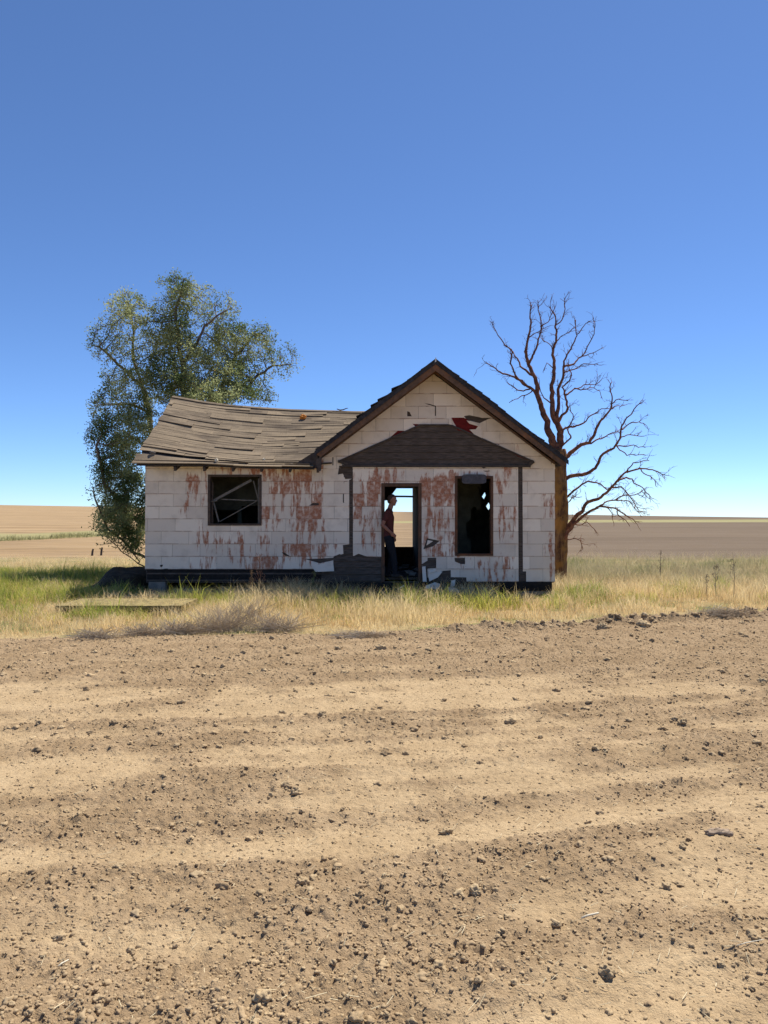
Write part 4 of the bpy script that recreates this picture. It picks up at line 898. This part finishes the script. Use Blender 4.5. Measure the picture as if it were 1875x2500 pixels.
def tumble(px, py, r, seed, label, hs=.6):
    random.seed(seed); Y = CH*F/(py-1262); X = (px-937.5)/F*Y; z0 = gz(X, Y); mb = MB(); kk = int(260*r/.3)
    for i in range(kk):
        a = random.uniform(0, 6.28); e_ = random.uniform(-.1, 1.4); L = r*random.uniform(.5, 1.1)*(1+.25*mnoise.noise(Vector((a, e_, seed))))
        d = Vector((math.cos(a)*math.cos(e_), math.sin(a)*math.cos(e_)*.7, math.sin(e_)*hs)); p0 = Vector((X+random.gauss(0, r*.35), Y+random.gauss(0, r*.15), z0+.01)); P = [p0]; cu = Vector((random.gauss(0, 1), random.gauss(0, 1), -.4))*.35
        for j in range(1, 5): P.append(P[-1]+(d+cu*j/4)*L/4)
        q = random.uniform(.65, 1.2); mb.tube(P, [.0035, .003, .0028, .0025, .002], 3, (.46*q, .37*q, .26*q, 1))
    o = mb.build('tumbleweed', M_STRAW); tag(o, label, 'dead brush', 'dead grey brush along the field edge')
tumble(440, 1548, .42, 31, 'low sprawling grey dead brush left of the widest heap'); tumble(540, 1542, .55, 32, 'widest heap of grey dead brush at the field edge below the left window', .75); tumble(670, 1542, .50, 33, 'grey dead brush heap right of the widest one', .7)
tumble(235, 1562, .36, 34, 'small flat grey dead brush nearest the left side', .5); tumble(1770, 1512, .5, 35, 'sprawl of dry twigs on the berm at the right side', .35); tumble(880, 1556, .40, 36, 'thin mat of dead twigs below the bare clapboards', .3); tumble(600, 1520, .5, 37, 'pale dead brush behind the widest heap', .9); tumble(350, 1552, .35, 38, 'low grey brush between the flat one and the sprawling one', .6)
def stalk(px, py, h, seed, label, colr, r=.005, br=8, Y=None, spread=.35):
    random.seed(seed); Y = Y or CH*F/(py-1262); X = (px-937.5)/F*Y; z0 = gz(X, Y); o = empty('weed_stalk', (X, Y, z0), label, 'weed', 'tall weed stalks'); mb = MB()
    P = [Vector((X, Y, z0)), Vector((X+random.uniform(-.03, .03), Y, z0+h*.5)), Vector((X+random.uniform(-.06, .06), Y, z0+h))]; mb.tube(P, [r, r*.8, r*.4], 5, colr)
    for i in range(br):
        t = random.uniform(.3, .98); q = P[0].lerp(P[2], t); a = random.uniform(0, 6.28); L = h*random.uniform(.12, spread)*(1.2-t); e_ = q+Vector((math.cos(a)*L*.6, math.sin(a)*L*.6, L*.8)); mb.tube([q, q.lerp(e_, .5)+Vector((0, 0, -.01)), e_], [r*.6, r*.5, r*.3], 4, colr)
        for j in range(5): cc_ = e_+Vector((random.gauss(0, .015), random.gauss(0, .015), random.gauss(0, .02))); mb.tube([cc_, cc_+Vector((random.gauss(0, .01), 0, .02))], [.0045, .003], 4, colr)
    mb.build('stem', M_STRAW, o)
stalk(637, 1470, .95, 41, 'reddish brown forked dry weed in front of the left wing, right of its window', (.24, .12, .07, 1), .009, 16, 15.6); stalk(620, 1470, .62, 42, 'shorter bushy brown weed left of the forked one', (.26, .16, .08, 1), .008, 18, 15.5); stalk(765, 1470, .62, 43, 'thin green weed standing before the dark foundation', (.15, .16, .06, 1), .006, 12, 15.6)
stalk(1612, 1440, .85, 44, 'thin dark dry stalk at the back of the right-hand grass', (.12, .10, .08, 1), .007, 10, 19.5); stalk(1748, 1465, .70, 45, 'dry stalk with side twigs in the golden grass at the right', (.16, .13, .09, 1), .007, 12, 16.0); stalk(1790, 1480, 1.0, 46, 'tallest thin grey stalk near the right edge', (.13, .11, .09, 1), .006, 6, 15.5); stalk(1726, 1465, .5, 47, 'short grey stalk left of the one with side twigs', (.18, .15, .11, 1), .006, 8, 16.0)
stalk(730, 1470, .50, 48, 'brown dry weed between the forked and the green one', (.25, .17, .09, 1), .007, 14, 15.4); stalk(700, 1470, .55, 49, 'tan bushy weed right of the forked one', (.30, .20, .10, 1), .007, 16, 15.5)
# orange chunk, pale scraps and a twig on the wing roof
def on_roof(px, py):   # walk the roof surface for the spot
    best = None
    for t in np.arange(.02, 1.0, .01):
        Y = 16.5+3.1*t; X = (px-937.5)/F*Y; q = rs(X, t, .03); yy_ = 1262-(q.z-CH)*F/Y; d = abs(yy_-py)
        if best is None or d < best[0]: best = (d, q)
    return best[1]
def lump(name, px, py, s, mat, label, cat, seed):
    q = on_roof(px, py); V0, F0 = ico(3); v = clod_shape(V0, seed, .4)*np.array(s); me = bpy.data.meshes.new(name); me.from_pydata([tuple(k_) for k_ in v], [], [tuple(int(i) for i in g) for g in F0]); me.materials.append(mat)
    o = bpy.data.objects.new(name, me); COL.objects.link(o); o.location = q+Vector((0, 0, s[2]*.5)); tag(o, label, cat)
lump('brick_chunk', 740, 1022, (.075, .06, .065), plain('orange_brick', (.60, .22, .04), .25, 20), 'broken orange brick chunk lying high on the sagging wing roof', 'brick', 3)
lump('plaster_lump', 529, 1126, (.035, .04, .04), M_PALE, 'small white lump caught in the roof gap above the left window', 'debris', 5)
lump('plaster_lump', 645, 1123, (.03, .03, .03), M_PALE, 'small white ball in the eave gap right of the left window', 'debris', 6)
lump('wood_scrap', 372, 1108, (.06, .04, .035), M_GREYWOOD, 'pale wood scrap at the left end of the eave gap', 'debris', 8)
mb = MB(); mb.tube([W(822, 998, 19.5), W(830, 1001, 19.5), W(838, 1000, 19.5), W(845, 997, 19.5), W(850, 996, 19.5)], [.01, .016, .014, .012, .006], 6); tag(mb.build('bent_strip', M_DARK), 'bent dark strip lying on the ridge of the wing roof', 'debris')
# doorstep and rubble at the door
ds = MB(); ds.box((-.15, 16.25, .12), (1.1, 16.95, .17)); ds.box((-.1, 16.3, -.05), (0, 16.4, .12)); ds.box((.95, 16.3, -.05), (1.05, 16.4, .12)); tag(ds.build('doorstep', M_DARK, fix=True), 'dark low wooden step in front of the open doorway', 'step')
random.seed(9)
for i, (X, Y, z, L, lb) in enumerate([(1.05, 16.75, .22, .35, 'white broken shingle piece propped right of the doorway'), (1.5, 16.6, .16, .28, 'white shingle piece in the grass between door and right window'), (.35, 16.55, .20, .22, 'small white shingle scrap on the doorstep')]):
    mb = MB(); Mx = Matrix.Translation((X, Y, z)) @ Matrix.Rotation(random.uniform(-.6, .6), 4, 'Y') @ Matrix.Rotation(-.9 if i < 2 else .1, 4, 'X') @ Matrix.Rotation(random.uniform(-1, 1), 4, 'Z')
    mb.prism([(-L/2, -L*.3), (L*.4, -L*.35), (L*.5, .02), (L*.2, L*.3), (-L*.4, L*.2)], 0, .006, Mx @ Matrix.Rotation(1.57 if i == 2 else 0, 4, 'X'), (0, .5, .8, 1)); tag(mb.build('shingle_piece', M_SIDE, fix=True), lb, 'shingle', 'broken shingle pieces by the door')
pn = MB(); pn.box((-.3, 21.3, .385), (.82, 21.4, .9)); pn.box((-.32, 20.9, .385), (.80, 21.29, .62)); tag(pn.build('brown_sofa', plain('brown_cloth', (.10, .045, .03), .3, 8), fix=True), 'low dark brown bench lying inside below the back opening', 'bench')
mb = MB()
for i in range(170):
    X = random.uniform(-1.3, 3.3); Y = random.uniform(17.4, 21.5); s = random.uniform(.03, .14); Mx = Matrix.Translation((X, Y, .39+random.uniform(.0, .12))) @ Matrix.Rotation(random.uniform(0, 6), 4, 'Z') @ Matrix.Rotation(random.uniform(-.7, .7), 4, 'X')
    g = random.uniform(.06, .32); mb.box((-s, -s*.6, -.008), (s, s*.6, .008), Mx, (g, g*.93, g*.82, 1))
tag(mb.build('floor_rubble', M_STRAW, fix=True), 'plaster and board rubble covering the floor inside', 'rubble', kind='stuff')
# ---------------------------------------------------------------- man in the doorway
FZ = .385; MY = 17.08
man = empty('person', (.2, MY, FZ), 'man in a dark reddish T-shirt and jeans leaning in the doorway, hand at his hip', 'person')
def remesh(name, caps, mat, vox=.006, smooth=3):       # tapered capsules fused into one continuous skin
    V0, F0 = ico(3); mb = MB()
    for a, b, ra, rb in caps:
        a = Vector(a); b = Vector(b); n_ = max(2, int((b-a).length/(min(ra, rb)*.30))+1)
        for i in range(n_+1):
            t = i/n_; c_ = a.lerp(b, t); R_ = ra+(rb-ra)*t; mb.add([(c_.x+q[0]*R_, MY+c_.y+q[1]*R_, FZ+c_.z+q[2]*R_) for q in V0], [tuple(int(j) for j in g) for g in F0])
    me = bpy.data.meshes.new(name); me.from_pydata(mb.v, [], mb.f); o = bpy.data.objects.new(name, me); COL.objects.link(o)
    m_ = o.modifiers.new('r', 'REMESH'); m_.mode = 'VOXEL'; m_.voxel_size = vox; m_.use_smooth_shade = True
    if smooth: m2 = o.modifiers.new('s', 'SMOOTH'); m2.factor = .5; m2.iterations = smooth
    dg = bpy.context.evaluated_depsgraph_get(); dg.update(); me2 = bpy.data.meshes.new_from_object(o.evaluated_get(dg)); bpy.data.objects.remove(o)
    me2.materials.clear(); me2.materials.append(mat); o2 = bpy.data.objects.new(name, me2); link(o2, man); return o2
sh_r, el_r, wr_r = (.085, -.19, 1.44), (-.035, -.255, 1.17), (.155, -.22, 1.00)
sh_l, el_l, wr_l = (.135, .17, 1.44), (.12, .22, 1.15), (.20, .19, .93)
hips = {}; TORSO = []
for yy_ in (-.11, -.04, .04, .11):
    w_ = 1-abs(yy_)*1.2; TORSO += [((.10, yy_*.85, .93), (.105, yy_*.8, 1.10), .112*w_, .100*w_), ((.105, yy_*.8, 1.10), (.105, yy_*1.05, 1.32), .100*w_, .115*w_), ((.105, yy_*1.05, 1.32), (.105, yy_*1.1, 1.43), .115*w_, .078*w_)]
TORSO += [(sh_r, (.11, 0, 1.47), .058, .062), (sh_l, (.11, 0, 1.47), .058, .062)]
LEGS = []
for sy, kx, fx in ((-.10, .21, .27), (.10, .15, .12)):
    LEGS += [((.105, sy, .90), (.105+(kx-.105)*.5, sy, .68), .098, .082), ((.105+(kx-.105)*.5, sy, .68), (kx, sy, .49), .082, .058), ((kx, sy, .49), (kx*.7+fx*.3, sy, .34), .058, .056), ((kx*.7+fx*.3, sy, .34), (fx-.03, sy, .08), .056, .040)]
body = TORSO+LEGS+[((.115, 0, 1.47), (.155, -.005, 1.60), .060, .056)]
body += [((.172, -.010, 1.735), (.190, -.015, 1.745), .088, .084), ((.200, -.018, 1.700), (.214, -.02, 1.640), .070, .048), ((.215, -.025, 1.640), (.232, -.03, 1.618), .042, .028), ((.262, -.038, 1.735), (.282, -.045, 1.695), .012, .017), ((.255, -.035, 1.66), (.266, -.04, 1.655), .022, .014), ((.240, -.055, 1.752), (.250, -.01, 1.755), .026, .026),
         ((.170, -.100, 1.725), (.165, -.103, 1.695), .020, .014), ((.150, .082, 1.725), (.148, .083, 1.695), .020, .014)]
def arm(S, E, Wr):
    S, E, Wr = Vector(S), Vector(E), Vector(Wr); m_ = E.lerp(Wr, .3); d = (Wr-E).normalized(); out = [(S, E, .052, .041), (E, m_, .041, .042), (m_, Wr, .042, .028)]
    side = d.cross(Vector((0, 1, 0))).normalized(); P0 = Wr+d*.05
    for t in (-.026, -.009, .009, .026): out.append((Wr+side*t*.5, P0+side*t+d*.035, .020, .014))
    for t, L in ((-.030, .062), (-.010, .074), (.010, .070), (.029, .054)):
        a_ = P0+side*t+d*.035; b_ = a_+d*L*.5+Vector((0, .008, 0)); c_ = b_+(d*.55+Vector((0, .75, -.35))).normalized()*L*.5; out += [(a_, b_, .0095, .0088), (b_, c_, .0088, .0075)]
    a_ = Wr+d*.02-side*.022; b_ = a_-side*.022+d*.030; out += [(a_, b_, .014, .011), (b_, b_+d*.03+Vector((0, .006, 0)), .011, .009)]
    return out
body += arm(sh_r, el_r, wr_r)+arm(sh_l, el_l, wr_l)
M_SKIN = plain('skin', (.27, .125, .085), .1, 10, .6); remesh('body', body, M_SKIN, .005, 2)
def grow(c_, k): return [(a, b, ra+k, rb+k) for a, b, ra, rb in c_]
ub = Vector(sh_r).lerp(Vector(el_r), .55); ul = Vector(sh_l).lerp(Vector(el_l), .55)
remesh('shirt', grow(TORSO, .014)+[(sh_r, ub, .070, .062), (sh_l, ul, .070, .062)], plain('maroon_cotton', (.085, .024, .022), .15, 20), .008, 4)
TR = []
for yy_ in (-.11, -.04, .04, .11): TR += [((.10, yy_*.85, .93), (.103, yy_*.82, .985), .124*(1-abs(yy_)*1.2), .113*(1-abs(yy_)*1.2))]
remesh('jeans', grow(LEGS, .013)+TR, plain('dark_denim', (.012, .013, .018), .2, 20), .008, 4)
for sy, fx in ((-.10, .27), (.10, .12)): remesh('shoe', [((fx-.07, sy, .050), (fx+.03, sy, .048), .050, .050), ((fx+.03, sy, .045), (fx+.13, sy-.006, .035), .050, .038)], plain('dark_leather', (.03, .025, .022), .2), .008, 2)
remesh('hair', [((.158, -.008, 1.748), (.178, -.012, 1.772), .091, .082), ((.135, -.008, 1.73), (.130, -.006, 1.69), .070, .055)], plain('short_hair', (.05, .03, .022), .2, 40), .006, 1)
V0, F0 = ico(2)
for ey in (-.062, .006): mb = MB(); mb.add([(.258+q[0]*.012, MY+ey+q[1]*.012, FZ+1.728+q[2]*.010) for q in V0], [tuple(int(i) for i in g) for g in F0]); mb.build('eye', plain('eye_white', (.5, .48, .45), .1), man, True)
